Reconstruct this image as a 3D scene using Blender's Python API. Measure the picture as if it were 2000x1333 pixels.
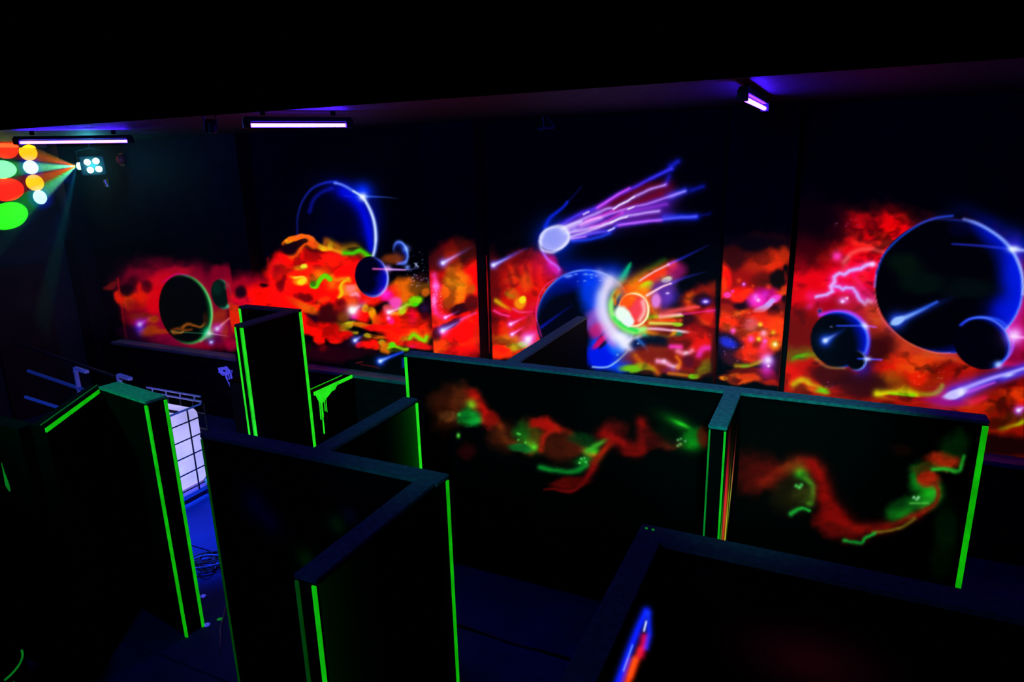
import bpy, bmesh, math, random
import numpy as np
from mathutils import Vector, Matrix
random.seed(4)
scene = bpy.context.scene
for o in list(bpy.data.objects): bpy.data.objects.remove(o, do_unlink=True)
COL = scene.collection
R_ = math.radians
CAMH = 3.622
# ---------------------------------------------------------------- camera
F, PITCH, ROLL, YAW = 1311.3, .26203, -.02488, -.44431
cy, sy = math.cos(YAW), math.sin(YAW)
fw = Vector((sy*math.cos(PITCH), cy*math.cos(PITCH), -math.sin(PITCH)))
r0 = Vector((cy, -sy, 0)); u0 = r0.cross(fw)
rt = r0*math.cos(ROLL)+u0*math.sin(ROLL); up = rt.cross(fw)
cd = bpy.data.cameras.new('camera'); cam = bpy.data.objects.new('camera', cd); COL.objects.link(cam)
M = Matrix((rt, up, -fw)).transposed().to_4x4(); M.translation = Vector((0, 0, CAMH)); cam.matrix_world = M
cd.sensor_width = 36; cd.lens = F*36/2000; cd.clip_start = .05; cd.clip_end = 100
scene.camera = cam
# ---------------------------------------------------------------- world, view, large lights
w = bpy.data.worlds.new('dark'); scene.world = w; w.use_nodes = True
w.node_tree.nodes['Background'].inputs[0].default_value = (.01, .012, .03, 1); w.node_tree.nodes['Background'].inputs[1].default_value = .02
scene.view_settings.view_transform = 'Standard'; scene.view_settings.look = 'None'
scene.view_settings.exposure = 0; scene.view_settings.gamma = 1
try: scene.view_settings.use_curve_mapping = False
except Exception: pass
def lamp(kind, name, loc, energy, color, aim=None, **kw):
    d = bpy.data.lights.new(name, kind); d.energy = energy; d.color = color
    for k, v in kw.items(): setattr(d, k, v)
    o = bpy.data.objects.new(name, d); COL.objects.link(o); o.location = loc
    if aim is not None: o.rotation_euler = (Vector(aim)-Vector(loc)).to_track_quat('-Z', 'Y').to_euler()
    return o
# added fill lights with no seen source, tinting the wall tops and aisle floor
lamp('SPOT', 'teal_fill_light', (.3, .2, 3.85), 950, (.01, .72, .60), (-.5, 4.7, 2.0), spot_size=R_(29), spot_blend=.9, shadow_soft_size=.15)
lamp('SPOT', 'teal_fill_light', (-1.2, -.2, 3.85), 520, (.01, .62, .66), (-2.3, 4.7, 2.0), spot_size=R_(30), spot_blend=1, shadow_soft_size=.15)
lamp('SPOT', 'green_fill_light', (-4.6, .3, 3.8), 420, (.0, 1.0, .35), (-4.75, 3.1, 2), spot_size=R_(34), spot_blend=1, shadow_soft_size=.15)
lamp('AREA', 'blue_fill_light', (-2.4, -1.0, 3.85), 34, (.02, .17, 1.0), (-3.0, 3.4, 1.2), size=.5)
lamp('SPOT', 'blue_aisle_fill', (-4.46, 3.99, 3.86), 2300, (.005, .085, 1.0), (-5.5, 4.35, 0), spot_size=R_(34), spot_blend=1.0, shadow_soft_size=.15)  # added spot that brightens the aisle floor
# ---------------------------------------------------------------- mural painting (sketch canvas, 0-255 sRGB)
def vnoise(x, y, seed):
    xi = np.floor(x).astype(np.int64); yi = np.floor(y).astype(np.int64)
    fx = x - xi; fy = y - yi
    fx = fx*fx*(3-2*fx); fy = fy*fy*(3-2*fy)
    def hsh(a, b):
        n = (a*374761393 + b*668265263 + seed*1274126177) & 0x7fffffff
        n = ((n ^ (n >> 13))*1274126177) & 0x7fffffff
        return ((n ^ (n >> 16)) & 0xffff)/65535.0
    return (hsh(xi, yi)*(1-fx)+hsh(xi+1, yi)*fx)*(1-fy) + (hsh(xi, yi+1)*(1-fx)+hsh(xi+1, yi+1)*fx)*fy
def fbm(x, y, seed, octv=4):
    s = 0; a = .5; t = 0
    for o in range(octv):
        s = s + a*vnoise(x*2**o+o*17.3, y*2**o-o*9.1, seed+o); t += a; a *= .55
    return s/t
def texture(c, amt=1.0):
    # soft billows of the airbrushed clouds: darker hollows and orange crests, on the warm colours only
    X = c.X+c.wx*26; Y = c.Y+c.wy*26
    amt = amt*np.interp(c.X, [440, 480, 840, 1540, 1600], [.3, .55, .55, .7, 1.0])
    n = fbm(X/34, Y/24, 41, 3); n2 = fbm(X/40+9, Y/24, 77, 4)
    warm = np.clip((c.C[..., 0]-c.C[..., 2]*1.1-25)/140, 0, 1)*np.clip((235-c.C[..., 1])/60, 0, 1)*(1-np.clip(c.C[..., 2]/160, 0, 1))*amt
    dark = np.clip((.46-n)/.2, 0, 1)*warm
    c.C *= (1-.6*dark)[..., None]
    crest = np.clip((n2-.52)/.16, 0, 1)*warm*np.interp(c.X, [440, 470, 830, 850, 1400, 1600], [.2, .22, .3, .4, .5, .22])
    c.C[..., 1] += crest*c.C[..., 0]*.42
    c.C[..., 0] += crest*18
class Canvas:
    def __init__(s, x0, y0, x1, y1):
        s.x0, s.y0, s.x1, s.y1 = x0, y0, x1, y1
        X, Y = np.meshgrid(np.arange(x0, x1+1), np.arange(y0, y1+1))
        s.X = X.astype(float); s.Y = Y.astype(float)
        s.C = np.zeros(X.shape+(3,))
        s.wx = (fbm(s.X/30, s.Y/30, 5, 4)-.5)*1.15; s.wy = (fbm(s.X/30, s.Y/30, 11, 4)-.5)*1.15
        s.nf = fbm(s.X/14, s.Y/14, 23, 4)-.5
        s.clip = None; s.mapf = (1, 0, 1, 0)
    def frame(s, ox=0, oy=0, k=1):            # local sketch frame -> canvas
        s.f = (ox, oy, k)
    def P(s, x, y): ox, oy, k = s.f; return ox+k*x, oy+k*y
    def win(s, xa, ya, xb, yb):
        if s.clip: xa = max(xa, s.clip[0]-25); xb = min(xb, s.clip[1]+25)
        ia = int(max(0, xa-s.x0)); ib = int(min(s.x1-s.x0+1, xb-s.x0+1)); ja = int(max(0, ya-s.y0)); jb = int(min(s.y1-s.y0+1, yb-s.y0+1))
        return slice(ja, max(ja, jb)), slice(ia, max(ia, ib))
    def put(s, w, m, col, mode):
        if s.clip:
            sl = lambda x: x+(1121-x)/4953*(s.Y[w]-600)
            m = m*np.clip(s.X[w]-sl(s.clip[0])+.5, 0, 1)*np.clip(sl(s.clip[1])-s.X[w]+.5, 0, 1)
        m = np.clip(m, 0, 1)[..., None]; c = np.array(col, float)
        if mode == 'add': s.C[w] = 255-(255-s.C[w])*(1-m*c/255)
        else: s.C[w] = s.C[w]*(1-m)+c*m
    def blob(s, x, y, rx, ry, ang, col, a=1, soft=.5, warp=14, mode='over'):
        x, y = s.P(x, y); k = s.f[2]; rx *= k; ry *= k
        R = max(rx, ry)*(1+soft)*1.25+warp
        w = s.win(x-R, y-R, x+R, y+R)
        X = s.X[w]+s.wx[w]*2*warp-x; Y = s.Y[w]+s.wy[w]*2*warp-y
        t = np.radians(ang); c_, s_ = np.cos(t), np.sin(t)
        d = np.hypot((X*c_+Y*s_)/rx, (-X*s_+Y*c_)/ry) + s.nf[w]*soft*.35*(warp > 2)
        m = np.clip((1+soft*.6-d)/(soft*1.2+1e-3), 0, 1); m = m*m*(3-2*m)
        s.put(w, a*m, col, mode)
    def glow(s, x, y, r, col, a=1, ry=None, ang=0, mode='add'):
        x, y = s.P(x, y); k = s.f[2]; r *= k; ry = r if ry is None else ry*k
        R = max(r, ry)*2.6
        w = s.win(x-R, y-R, x+R, y+R); X = s.X[w]-x; Y = s.Y[w]-y
        t = np.radians(ang); c_, s_ = np.cos(t), np.sin(t)
        d2 = ((X*c_+Y*s_)/r)**2+((-X*s_+Y*c_)/ry)**2
        s.put(w, a*(np.exp(-d2)-np.exp(-6.7))/(1-np.exp(-6.7)), col, mode)
    def line(s, pts, w0, col, a=1, w1=None, warp=0, mode='add', a1=None, hard=False, jag=False):
        if len(pts) > 2 and not jag:                      # smooth the stroke (Catmull-Rom)
            q = [pts[0]]+list(pts)+[pts[-1]]; out = []
            for i in range(1, len(q)-2):
                for t in (0, .25, .5, .75):
                    out.append(tuple(.5*(2*q[i][j]+(q[i+1][j]-q[i-1][j])*t+(2*q[i-1][j]-5*q[i][j]+4*q[i+1][j]-q[i+2][j])*t*t+(3*q[i][j]-q[i-1][j]-3*q[i+1][j]+q[i+2][j])*t**3) for j in (0, 1)))
            pts = out+[pts[-1]]
        pts = [s.P(*p) for p in pts]; k = s.f[2]; w0 = w0*k; w1 = w0 if w1 is None else w1*k
        a1 = a if a1 is None else a1
        xs = [p[0] for p in pts]; ys = [p[1] for p in pts]; R = max(w0, w1)*3+warp
        w = s.win(min(xs)-R, min(ys)-R, max(xs)+R, max(ys)+R)
        X = s.X[w]+s.wx[w]*2*warp; Y = s.Y[w]+s.wy[w]*2*warp
        if X.size == 0: return
        L = [0]
        for p, q in zip(pts, pts[1:]): L.append(L[-1]+np.hypot(q[0]-p[0], q[1]-p[1]))
        best = np.zeros(X.shape)
        for i, (p, q) in enumerate(zip(pts, pts[1:])):
            dx, dy = q[0]-p[0], q[1]-p[1]; l2 = dx*dx+dy*dy+1e-9
            t = np.clip(((X-p[0])*dx+(Y-p[1])*dy)/l2, 0, 1)
            T = (L[i]+t*np.sqrt(l2))/(L[-1]+1e-9)
            d = np.hypot(X-p[0]-t*dx, Y-p[1]-t*dy)/(w0+(w1-w0)*T+1e-3)
            m = (np.clip((1.25-d)/.5, 0, 1) if hard else np.exp(-d*d))*(a+(a1-a)*T)
            best = np.maximum(best, m)
        s.put(w, best, col, mode)
    def comet(s, x0, y0, x1, y1, r, col=(60, 90, 255), core=(175, 188, 255), a=1):
        s.glow(x0, y0, r*1.9, col, .7*a)
        s.line([(x0, y0), (x1, y1)], r*1.15, col, .8*a, r*.5, a1=0)
        s.line([(x0, y0), ((x0*.5+x1*.5), (y0*.5+y1*.5))], r*.6, core, .8*a, r*.25, a1=.1)
        s.glow(x0, y0, r*.72, core, a)
    def sphere(s, x, y, rx, ry, ang, base, rim, rimdir, rimw=.35, rima=1, edge=None, halo=0, spread=1.3, edgea=.9, warp=0, core=.0):
        x, y = s.P(x, y); k = s.f[2]; rx *= k; ry *= k
        R = max(rx, ry)*1.9; w = s.win(x-R, y-R, x+R, y+R)
        X = s.X[w]-x; Y = s.Y[w]-y; t = np.radians(ang); c_, s_ = np.cos(t), np.sin(t)
        u = (X*c_+Y*s_)/rx; v = (-X*s_+Y*c_)/ry; d = np.hypot(u, v)
        th = np.arctan2(Y, X)-np.radians(rimdir); th = (th+np.pi) % (2*np.pi)-np.pi
        dirw = np.clip(np.cos(th/spread*.9) if True else 0, 0, 1)*(np.abs(th) < spread*1.7)
        dirw = dirw**1.2
        if halo:
            s.put(w, halo*dirw*np.exp(-np.maximum(d-1, 0)/.07)*(d > 1), rim, 'add')
        px = 1/min(rx, ry)
        ins = np.clip((1-d)/(1.3*px)+.5, 0, 1)
        s.put(w, ins, base, 'over')
        shift = np.clip(1-(1-d)/(rimw*np.maximum(dirw, .02)), 0, 1)**1.1
        s.put(w, ins*rima*shift*dirw**.7, rim, 'add')
        if edge is not None:
            s.put(w, edgea*dirw*np.exp(-((d-1+1.2*px)/(2.2*px))**2), edge, 'add')
    def stars(s, x, y, rx, ry, n, seed, col=(230, 190, 255), a=.8, r=.9):
        rg = np.random.RandomState(seed)
        for i in range(n):
            ax, ay = rg.uniform(-1, 1, 2)
            s.glow(x+ax*rx, y+ay*ry, r*rg.uniform(.6, 1.4), col, a*rg.uniform(.3, 1))

RED=(255,8,0); DR=(110,4,2); OR=(255,88,0); OD=(150,50,0); YE=(235,200,20); GR=(90,225,5); BK=(2,1,6); CR=(190,0,45); MG=(255,20,150); PK=(255,130,200); LV=(200,150,255); BL=(20,40,255); WH=(225,225,255); GN=(0,170,60)
def paint_mural():
    c = Canvas(150, 270, 2240, 960)
    B = c.blob; G = c.glow; Ln = c.line; K = c.comet
    # ---------------- bay one (small red field with the two dark green planets)
    c.clip = (150, 460); c.frame(150, 470, .1951)
    B(980, 480, 520, 250, 5, (120, 0, 30), .8, .8, 8)
    B(1000, 560, 540, 300, 8, (160, 0, 42), .9, .6, 8)
    B(1120, 850, 560, 230, 8, (170, 0, 45), .95, .45, 6)
    B(620, 380, 160, 110, 0, (130, 0, 32), .9, .5, 6)
    B(1450, 380, 120, 130, 0, (150, 0, 36), .9, .5, 6)
    B(960, 330, 180, 60, -8, (215, 0, 38), .8, .8, 4)
    B(770, 560, 120, 190, -10, (250, 0, 12), .9, .8, 5)
    B(650, 500, 36, 120, -35, (245, 10, 5), .9, .7, 3)
    B(850, 400, 90, 90, 0, (235, 0, 28), .8, .8, 3)
    B(540, 590, 150, 90, 10, (245, 25, 0), 1, .5, 9)
    B(430, 570, 60, 60, 0, (240, 25, 0), 1, .5, 7)
    B(520, 640, 50, 70, 0, (255, 70, 0), .8, .6, 5)
    B(330, 460, 90, 40, -30, (120, 12, 10), .9, .6, 7)
    B(540, 440, 60, 90, 20, (40, 0, 12), .8, .9, 5); B(490, 510, 70, 60, 0, (15, 0, 6), .9, .8, 5); B(700, 430, 60, 40, 20, (70, 0, 18), .7, .9, 4)
    B(690, 470, 55, 60, -10, (60, 0, 15), .7, .7, 5)
    B(560, 720, 110, 110, 0, (150, 0, 20), .7, .8, 5)
    B(600, 930, 170, 90, 0, (28, 0, 25), .9, .8, 6)
    B(760, 800, 60, 45, 0, (200, 70, 0), .9, .7, 6); B(730, 910, 90, 55, 0, (190, 60, 0), .8, .8, 6)
    B(640, 750, 110, 35, 0, (130, 25, 0), .8, .8, 5); B(850, 915, 110, 25, -5, (190, 60, 0), .7, .8, 4)
    B(900, 1010, 200, 60, 8, (120, 0, 50), .7, .8, 5)
    B(1440, 760, 70, 70, 0, (180, 50, 10), .7, .8, 5); B(1480, 900, 40, 90, 0, (200, 70, 10), .5, .8, 5)
    B(1370, 980, 110, 60, 0, (70, 0, 70), .7, .9, 4); B(1550, 1040, 60, 60, 0, (200, 0, 60), .7, .8, 4)
    Ln([(410, 380), (440, 600), (480, 870), (500, 1000)], 9, (200, 10, 5), .8, a1=.2, warp=1)
    c.clip = (150, 456)
    c.sphere(1090, 690, 262, 352, -14, (3, 5, 2), (0, 170, 60), 0, .22, .9, (120, 255, 120), .25, 1.15)
    Ln([(860, 420), (1000, 335), (1120, 360)], 9, (90, 0, 150), .6)
    Ln([(1060, 870), (1110, 835), (1180, 845), (1240, 858), (1285, 820)], 17, (190, 95, 15), .9, 10, warp=3, mode='over'); B(1290, 790, 30, 60, 0, (70, 30, 5), .6, .8, 3)
    Ln([(950, 905), (1010, 885), (1080, 895), (1150, 885)], 20, (150, 70, 12), .8, 12, warp=3, mode='over'); Ln([(960, 925), (1040, 925), (1070, 905)], 16, (185, 95, 20), .9, 8, warp=2, mode='over')
    Ln([(940, 912), (1320, 935)], 5, (60, 190, 130), .5)
    G(1315, 925, 55, (0, 230, 130), 1); G(1325, 930, 22, (200, 255, 230), 1); Ln([(1325, 930), (1530, 962)], 8, (255, 140, 200), .9, 3, a1=.2)
    Ln([(1240, 1010), (1310, 960)], 12, (60, 200, 130), .6)
    c.sphere(1450, 538, 102, 150, -14, (3, 20, 14), (0, 150, 90), 0, .3, .9, (90, 255, 190), .2, 1.1)
    B(1400, 480, 50, 60, 0, (5, 60, 42), .5, .9, 3); G(1515, 460, 30, (60, 230, 180), .8); G(1525, 655, 24, (60, 230, 170), .8)
    K(630, 840, 760, 750, 34, (50, 20, 220), (120, 130, 255), .9); G(630, 880, 40, (60, 40, 255), .6, 70)
    K(1405, 885, 1550, 770, 30, (120, 30, 200), (200, 170, 255)); Ln([(1440, 850), (1540, 775)], 10, (255, 120, 30), .8, warp=1)
    K(1345, 1020, 1385, 1000, 16)
    c.C *= .86
    # ---------------- first column and bay two
    c.clip = (446, 842); c.frame(450, 440, .135)
    B(300, 1000, 500, 260, 10, (170, 0, 30), .9, .6, 9)
    B(450, 1060, 420, 200, 0, RED, 1, .5, 8); B(700, 1300, 560, 300, 10, RED, 1, .4, 8); B(130, 1250, 160, 300, 0, (220, 30, 0), 1, .4, 5); B(150, 1080, 180, 90, 0, (215, 0, 40), .9, .7, 6)
    B(160, 960, 90, 80, 0, (6, 0, 12), .9, .8, 5)
    Ln([(540, 480), (575, 830)], 22, (110, 8, 8), .7, a1=1)
    B(820, 700, 330, 300, -15, RED, 1, .45, 9)
    B(690, 640, 130, 130, 0, (190, 0, 15), .8, .8, 8)
    B(980, 540, 330, 170, 0, RED, 1, .5, 8)
    B(1150, 880, 500, 330, 0, RED, 1, .45, 9)
    B(1500, 760, 500, 420, 0, RED, 1, .45, 9)
    B(480, 870, 60, 25, 0, BK, .8, .8, 4)
    # orange crest
    Ln([(770, 285), (840, 225), (960, 180), (1060, 165), (1160, 210), (1240, 290), (1300, 330), (1400, 345)], 42, (255, 100, 0), 1, warp=4, mode='over', hard=True)
    Ln([(860, 455), (960, 400), (1040, 310), (1120, 270)], 46, (250, 80, 0), .95, warp=5, mode='over')
    B(950, 280, 150, 55, -20, (30, 3, 2), 1, .6, 6); B(830, 350, 120, 80, -10, (16, 0, 6), .95, .7, 6)
    B(1060, 235, 70, 25, 15, (40, 12, 2), .9, .6, 3)
    Ln([(810, 215), (820, 260), (880, 240)], 14, (255, 160, 20), .7)
    B(1180, 300, 80, 55, 30, (255, 80, 0), 1, .6, 4)
    B(1330, 335, 70, 30, 15, (240, 210, 0), .9, .6, 4); B(1390, 260, 60, 70, 0, (200, 90, 0), .7, .8, 5); B(1450, 310, 45, 60, 0, (230, 200, 10), .9, .7, 4)
    # bay two right half (frame of the 7.69x zoom)
    c.frame(600, 560, .13)
    B(250, 100, 400, 300, 0, RED, 1, .4, 7)
    B(560, 60, 110, 90, 0, (250, 120, 0), .9, .7, 6); B(700, 60, 160, 100, 0, (255, 120, 60), .8, .7, 6)
    Ln([(470, 160), (520, 90), (500, 20), (540, -60), (620, -120)], 28, (240, 200, 10), 1, warp=3, mode='over')
    Ln([(360, -170), (440, -100), (560, -130), (640, -90)], 35, (240, 150, 10), .8, warp=4, mode='over')
    B(660, 30, 70, 60, 0, (255, 130, 130), .8, .7, 4); B(730, 150, 90, 45, 20, (255, 150, 190), .9, .7, 5)
    B(770, 200, 160, 35, 10, (225, 0, 60), .8, .8, 4)
    B(640, 260, 120, 110, 0, (250, 80, 0), .8, .8, 6)
    B(300, 350, 90, 120, 15, (60, 4, 4), 1, .5, 9); B(180, 440, 170, 85, 20, (30, 0, 20), 1, .5, 9); B(350, 460, 200, 110, 10, (60, 3, 6), 1, .6, 9); B(480, 330, 100, 140, 0, (120, 5, 5), .8, .8, 8); B(500, 240, 70, 70, 0, (110, 4, 3), .8, .7, 6)
    Ln([(20, 340), (120, 340), (200, 220), (300, 180)], 40, (255, 70, 0), .7, warp=3, mode='over')
    B(540, 470, 100, 90, 0, (150, 70, 5), .7, .8, 6); B(600, 590, 120, 50, -10, (210, 190, 20), .95, .6, 6); B(500, 610, 120, 60, 10, (130, 90, 5), .8, .8, 5)
    Ln([(470, 650), (560, 665), (640, 690), (740, 700)], 22, (220, 190, 20), .8, warp=2, mode='over')
    B(820, 420, 130, 120, 0, RED, 1, .6, 5); B(1000, 130, 200, 150, 0, RED, 1, .6, 5)
    B(870, 310, 60, 70, 0, (250, 150, 10), .9, .6, 4); B(980, 400, 60, 100, -10, (255, 160, 0), .95, .6, 4); B(1050, 520, 80, 90, 0, (250, 120, 0), .85, .7, 5)
    B(820, 590, 160, 40, 0, (250, 120, 0), .85, .8, 5); B(1050, 620, 200, 60, 0, (240, 10, 5), .95, .6, 5)
    B(900, 740, 60, 35, 0, (205, 170, 20), .9, .6, 4); B(1100, 775, 130, 30, 8, (230, 100, 0), .8, .7, 4); B(1000, 740, 60, 18, 10, (90, 30, 0), .8, .6, 3)
    B(1450, 560, 420, 260, 0, RED, 1, .45, 7); B(1350, 760, 180, 150, 0, RED, 1, .5, 6)
    # lower edge breaking into dark
    B(200, 640, 330, 130, 5, RED, 1, .4, 7); B(560, 720, 110, 60, 0, RED, 1, .5, 6); B(190, 800, 90, 80, 0, RED, .95, .5, 6); B(440, 790, 110, 70, 0, RED, .95, .5, 6)
    B(300, 1000, 420, 130, 0, (38, 0, 10), .9, .7, 9); B(700, 850, 200, 110, 0, (25, 0, 12), .9, .6, 7); B(250, 930, 60, 60, 0, (110, 0, 5), .7, .8, 6); B(750, 1000, 300, 80, 0, (30, 0, 8), .8, .8, 6)
    B(800, 870, 80, 50, 0, (230, 0, 20), .9, .6, 4); B(950, 870, 130, 90, 0, RED, 1, .5, 5); B(860, 790, 90, 30, 15, (70, 15, 0), .8, .6, 3); B(1020, 930, 50, 40, 0, (240, 20, 0), .9, .6, 4)
    B(1120, 850, 55, 40, 0, (190, 160, 20), .9, .6, 4); B(1160, 920, 90, 80, 0, (230, 110, 0), .9, .6, 5)
    Ln([(1220, 930), (1270, 860), (1320, 900), (1430, 940), (1500, 940)], 28, (150, 215, 0), 1, warp=2, mode='over')
    B(1270, 880, 45, 40, 0, (80, 225, 0), 1, .5, 3); B(1290, 960, 80, 30, 10, (50, 60, 5), .7, .6, 3)
    B(1700, 700, 260, 90, 0, (250, 30, 0), .8, .8, 5)
    Ln([(1440, 810), (1520, 790), (1600, 730), (1680, 780), (1770, 810), (1800, 760)], 60, (250, 140, 0), .9, warp=3, mode='over')
    Ln([(1530, 790), (1600, 730), (1690, 790), (1770, 810), (1800, 760)], 30, (120, 225, 0), 1, warp=2, mode='over')
    B(1650, 880, 260, 50, 5, (240, 5, 10), .95, .6, 4); G(1580, 900, 60, (180, 0, 120), .6, 25)
    c.frame(450, 440, .135)
    # yellow tongues
    B(1010, 620, 95, 42, 0, (250, 150, 0), .8, .9, 3); B(1060, 600, 55, 40, -10, (245, 225, 40), 1, .5, 3)
    B(980, 770, 110, 30, 5, (255, 150, 0), .9, .9, 3); B(1010, 825, 100, 50, 0, (255, 150, 0), .9, .8, 3); B(1030, 825, 60, 40, -15, (245, 220, 20), 1, .5, 3); Ln([(930, 760), (1050, 755), (1090, 800)], 13, (250, 220, 60), .9, warp=1, mode='over')
    B(740, 880, 60, 70, 0, (120, 0, 5), .8, .8, 6); B(780, 780, 50, 40, 0, (170, 0, 5), .7, .8, 5)
    B(1260, 620, 70, 35, 0, (165, 0, 5), .8, .8, 5); B(1080, 1030, 110, 55, 10, (110, 3, 3), .95, .7, 7); B(960, 1030, 40, 35, 0, (160, 0, 5), .7, .8, 4)
    # green hook
    Ln([(1200, 800), (1260, 720), (1340, 700), (1440, 770), (1470, 860)], 75, (255, 110, 0), .9, warp=3, mode='over')
    Ln([(1180, 870), (1240, 880), (1300, 770), (1370, 730), (1440, 780)], 38, (100, 220, 0), 1, warp=2, mode='over', hard=True)
    B(1190, 850, 45, 40, 0, (45, 110, 10), .9, .6, 3)
    B(980, 1130, 150, 60, 20, (230, 60, 0), .7, .8, 5); B(1120, 1190, 160, 60, 25, (240, 90, 0), .85, .7, 5)
    c.frame(600, 560, .13)
    # upper right orange with dark and green
    B(1450, 60, 230, 190, 0, (235, 100, 0), 1, .5, 7); B(1330, 50, 60, 40, 0, (255, 140, 0), .9, .6, 4); B(1700, -20, 170, 110, 0, (110, 60, 3), .9, .7, 6); B(1790, 90, 60, 60, 0, (225, 100, 10), .8, .7, 5)
    B(1740, -120, 160, 70, 0, (25, 6, 4), .9, .8, 6)
    B(1250, 90, 140, 110, 0, (250, 20, 10), .8, .8, 5)
    B(1190, 140, 110, 80, 0, (255, 0, 130), .9, .8, 4); B(1330, 240, 90, 90, 0, (255, 70, 190), .95, .7, 4); B(1220, 340, 80, 60, 0, (255, 80, 100), .7, .8, 4)
    Ln([(1270, 400), (1420, 390), (1480, 330)], 35, (250, 140, 10), .9, warp=2, mode='over')
    Ln([(1400, 340), (1500, 270), (1620, 270)], 40, (150, 210, 10), .95, warp=2, mode='over'); B(1650, 210, 110, 85, -20, (120, 220, 0), 1, .5, 6); B(1650, 265, 50, 30, 0, (50, 220, 0), 1, .5, 3); B(1430, 350, 55, 55, 0, (190, 215, 20), .9, .6, 4)
    B(1800, 330, 110, 150, 15, (14, 2, 10), 1, .45, 6); G(1760, 330, 70, (50, 20, 90), .5); B(1780, 450, 90, 60, 20, (90, 0, 10), .7, .8, 4)
    B(1580, 450, 60, 120, 0, (240, 0, 70), .6, .8, 4); B(1250, 510, 60, 50, 30, (255, 20, 140), .9, .7, 3); G(1220, 475, 30, (255, 150, 255), .9)
    # planet family of bay two
    c.frame(450, 330, .3)
    c.clip = (454, 842)
    G(860, 150, 62, (0, 40, 255), 1); G(930, 330, 60, (0, 10, 160), .6, 170, 0); G(730, 110, 130, (0, 10, 150), .5, 50, 10)
    # large open ring
    Ln([(438, 440), (435, 330), (465, 220), (530, 130), (620, 90), (690, 85)], 6, (20, 35, 180), .45, 10, a1=.95)
    Ln([(515, 280), (540, 205), (590, 155), (660, 128)], 14, (10, 15, 140), .8)
    Ln([(740, 150), (800, 190), (855, 260), (888, 350), (905, 440), (915, 520)], 44, (0, 5, 235), .85, 26); Ln([(700, 130), (790, 200), (850, 300), (870, 420)], 60, (0, 0, 110), .5)
    G(700, 260, 200, (0, 0, 60), .45); G(640, 420, 180, (0, 0, 40), .4, 60)
    Ln([(680, 92), (730, 105), (800, 145), (860, 185), (900, 250), (935, 340), (948, 440), (942, 520), (928, 570)], 9, (90, 120, 255), 1, 13)
    Ln([(800, 145), (860, 185), (900, 250), (935, 340), (945, 440), (940, 520), (926, 570)], 6, (190, 210, 255), .9, 7)
    Ln([(860, 185), (915, 270), (943, 390), (946, 470)], 10, (150, 170, 255), .5, 12)
    G(862, 182, 26, (220, 230, 255), 1); Ln([(870, 180), (1000, 184), (1090, 194)], 7, (60, 100, 255), .9, 3, a1=.2); Ln([(740, 178), (860, 184)], 4, (20, 40, 200), .5)
    # clouds over the ring foot
    Ln([(650, 480), (720, 520), (800, 500), (850, 540), (900, 580)], 24, (170, 110, 5), .8, warp=4, mode='over')
    Ln([(740, 545), (800, 548), (850, 530), (900, 565)], 17, (60, 210, 0), 1, warp=3, mode='over'); B(800, 515, 40, 10, 0, (25, 30, 3), .8, .5, 3)
    Ln([(580, 500), (650, 525), (720, 545)], 13, (240, 170, 10), .8, warp=3, mode='over')
    c.sphere(1108, 548, 48, 80, -14, (8, 6, 30), (0, 50, 255), -25, 1.0, .9, (110, 140, 255), .35, 1.6)
    B(1060, 580, 70, 34, 0, (180, 70, 10), .6, .8, 5)
    G(1145, 520, 22, (90, 120, 255), .9); Ln([(1090, 620), (1140, 605)], 9, (60, 80, 255), .8)
    c.sphere(920, 703, 108, 134, -12, (0, 0, 22), (5, 10, 235), 15, 1.0, 1, (170, 180, 255), .3, 1.15)
    Ln([(800, 690), (815, 620), (870, 580)], 3, (90, 20, 30), .6)
    Ln([(930, 652), (1030, 655), (1140, 658)], 7, (255, 100, 200), .8, 4); Ln([(1040, 655), (1150, 657), (1230, 645)], 8, (120, 120, 255), .9, 3, a1=.3); G(1025, 650, 22, (220, 140, 255), .9); G(1152, 642, 16, (110, 140, 255), .9)
    Ln([(1200, 615), (1222, 638)], 4, (180, 200, 255), .9); Ln([(1204, 640), (1216, 612)], 3, (160, 180, 255), .7)
    G(1010, 815, 32, (255, 40, 200), .8)
    c.stars(1230, 650, 70, 130, 34, 3, (150, 170, 255), .7, 4)
    c.stars(1190, 720, 60, 40, 14, 4, (255, 120, 220), .8, 4)
    K(797, 925, 915, 845, 24, (255, 120, 200), (240, 255, 255)); G(790, 918, 24, (170, 255, 190), .8); G(805, 965, 26, (255, 0, 160), .8, 16)
    K(1030, 935, 1180, 880, 13, (255, 120, 220), (255, 225, 255))
    K(812, 1118, 880, 1070, 14); K(975, 1253, 1120, 1190, 17, (20, 70, 255)); Ln([(985, 1245), (1120, 1195)], 10, (20, 60, 255), .8, 10)
    Ln([(1125, 1240), (1125, 1290)], 9, (0, 50, 200), .7); Ln([(820, 1265), (860, 1258)], 5, (90, 10, 15), .9); Ln([(850, 1275), (930, 1288), (970, 1300)], 3, (90, 10, 15), .9)
    # ---------------- second column
    c.clip = (842, 934); c.frame(820, 450, .21)
    B(330, 700, 330, 560, 0, RED, 1, .35, 9)
    B(200, 300, 150, 120, 0, (60, 8, 5), .9, .8, 8); B(330, 330, 110, 180, 0, (170, 30, 0), .9, .8, 9); B(440, 230, 90, 100, 0, (45, 8, 0), .9, .9, 8); B(380, 130, 60, 70, 0, (60, 10, 0), .7, .9, 7)
    B(490, 400, 90, 130, 0, RED, .9, .7, 7)
    B(340, 520, 120, 190, 0, (250, 115, 0), 1, .6, 9); B(250, 640, 80, 100, 0, (240, 90, 0), .8, .8, 7); B(480, 560, 40, 50, 0, (200, 90, 0), .8, .7, 5)
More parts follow.
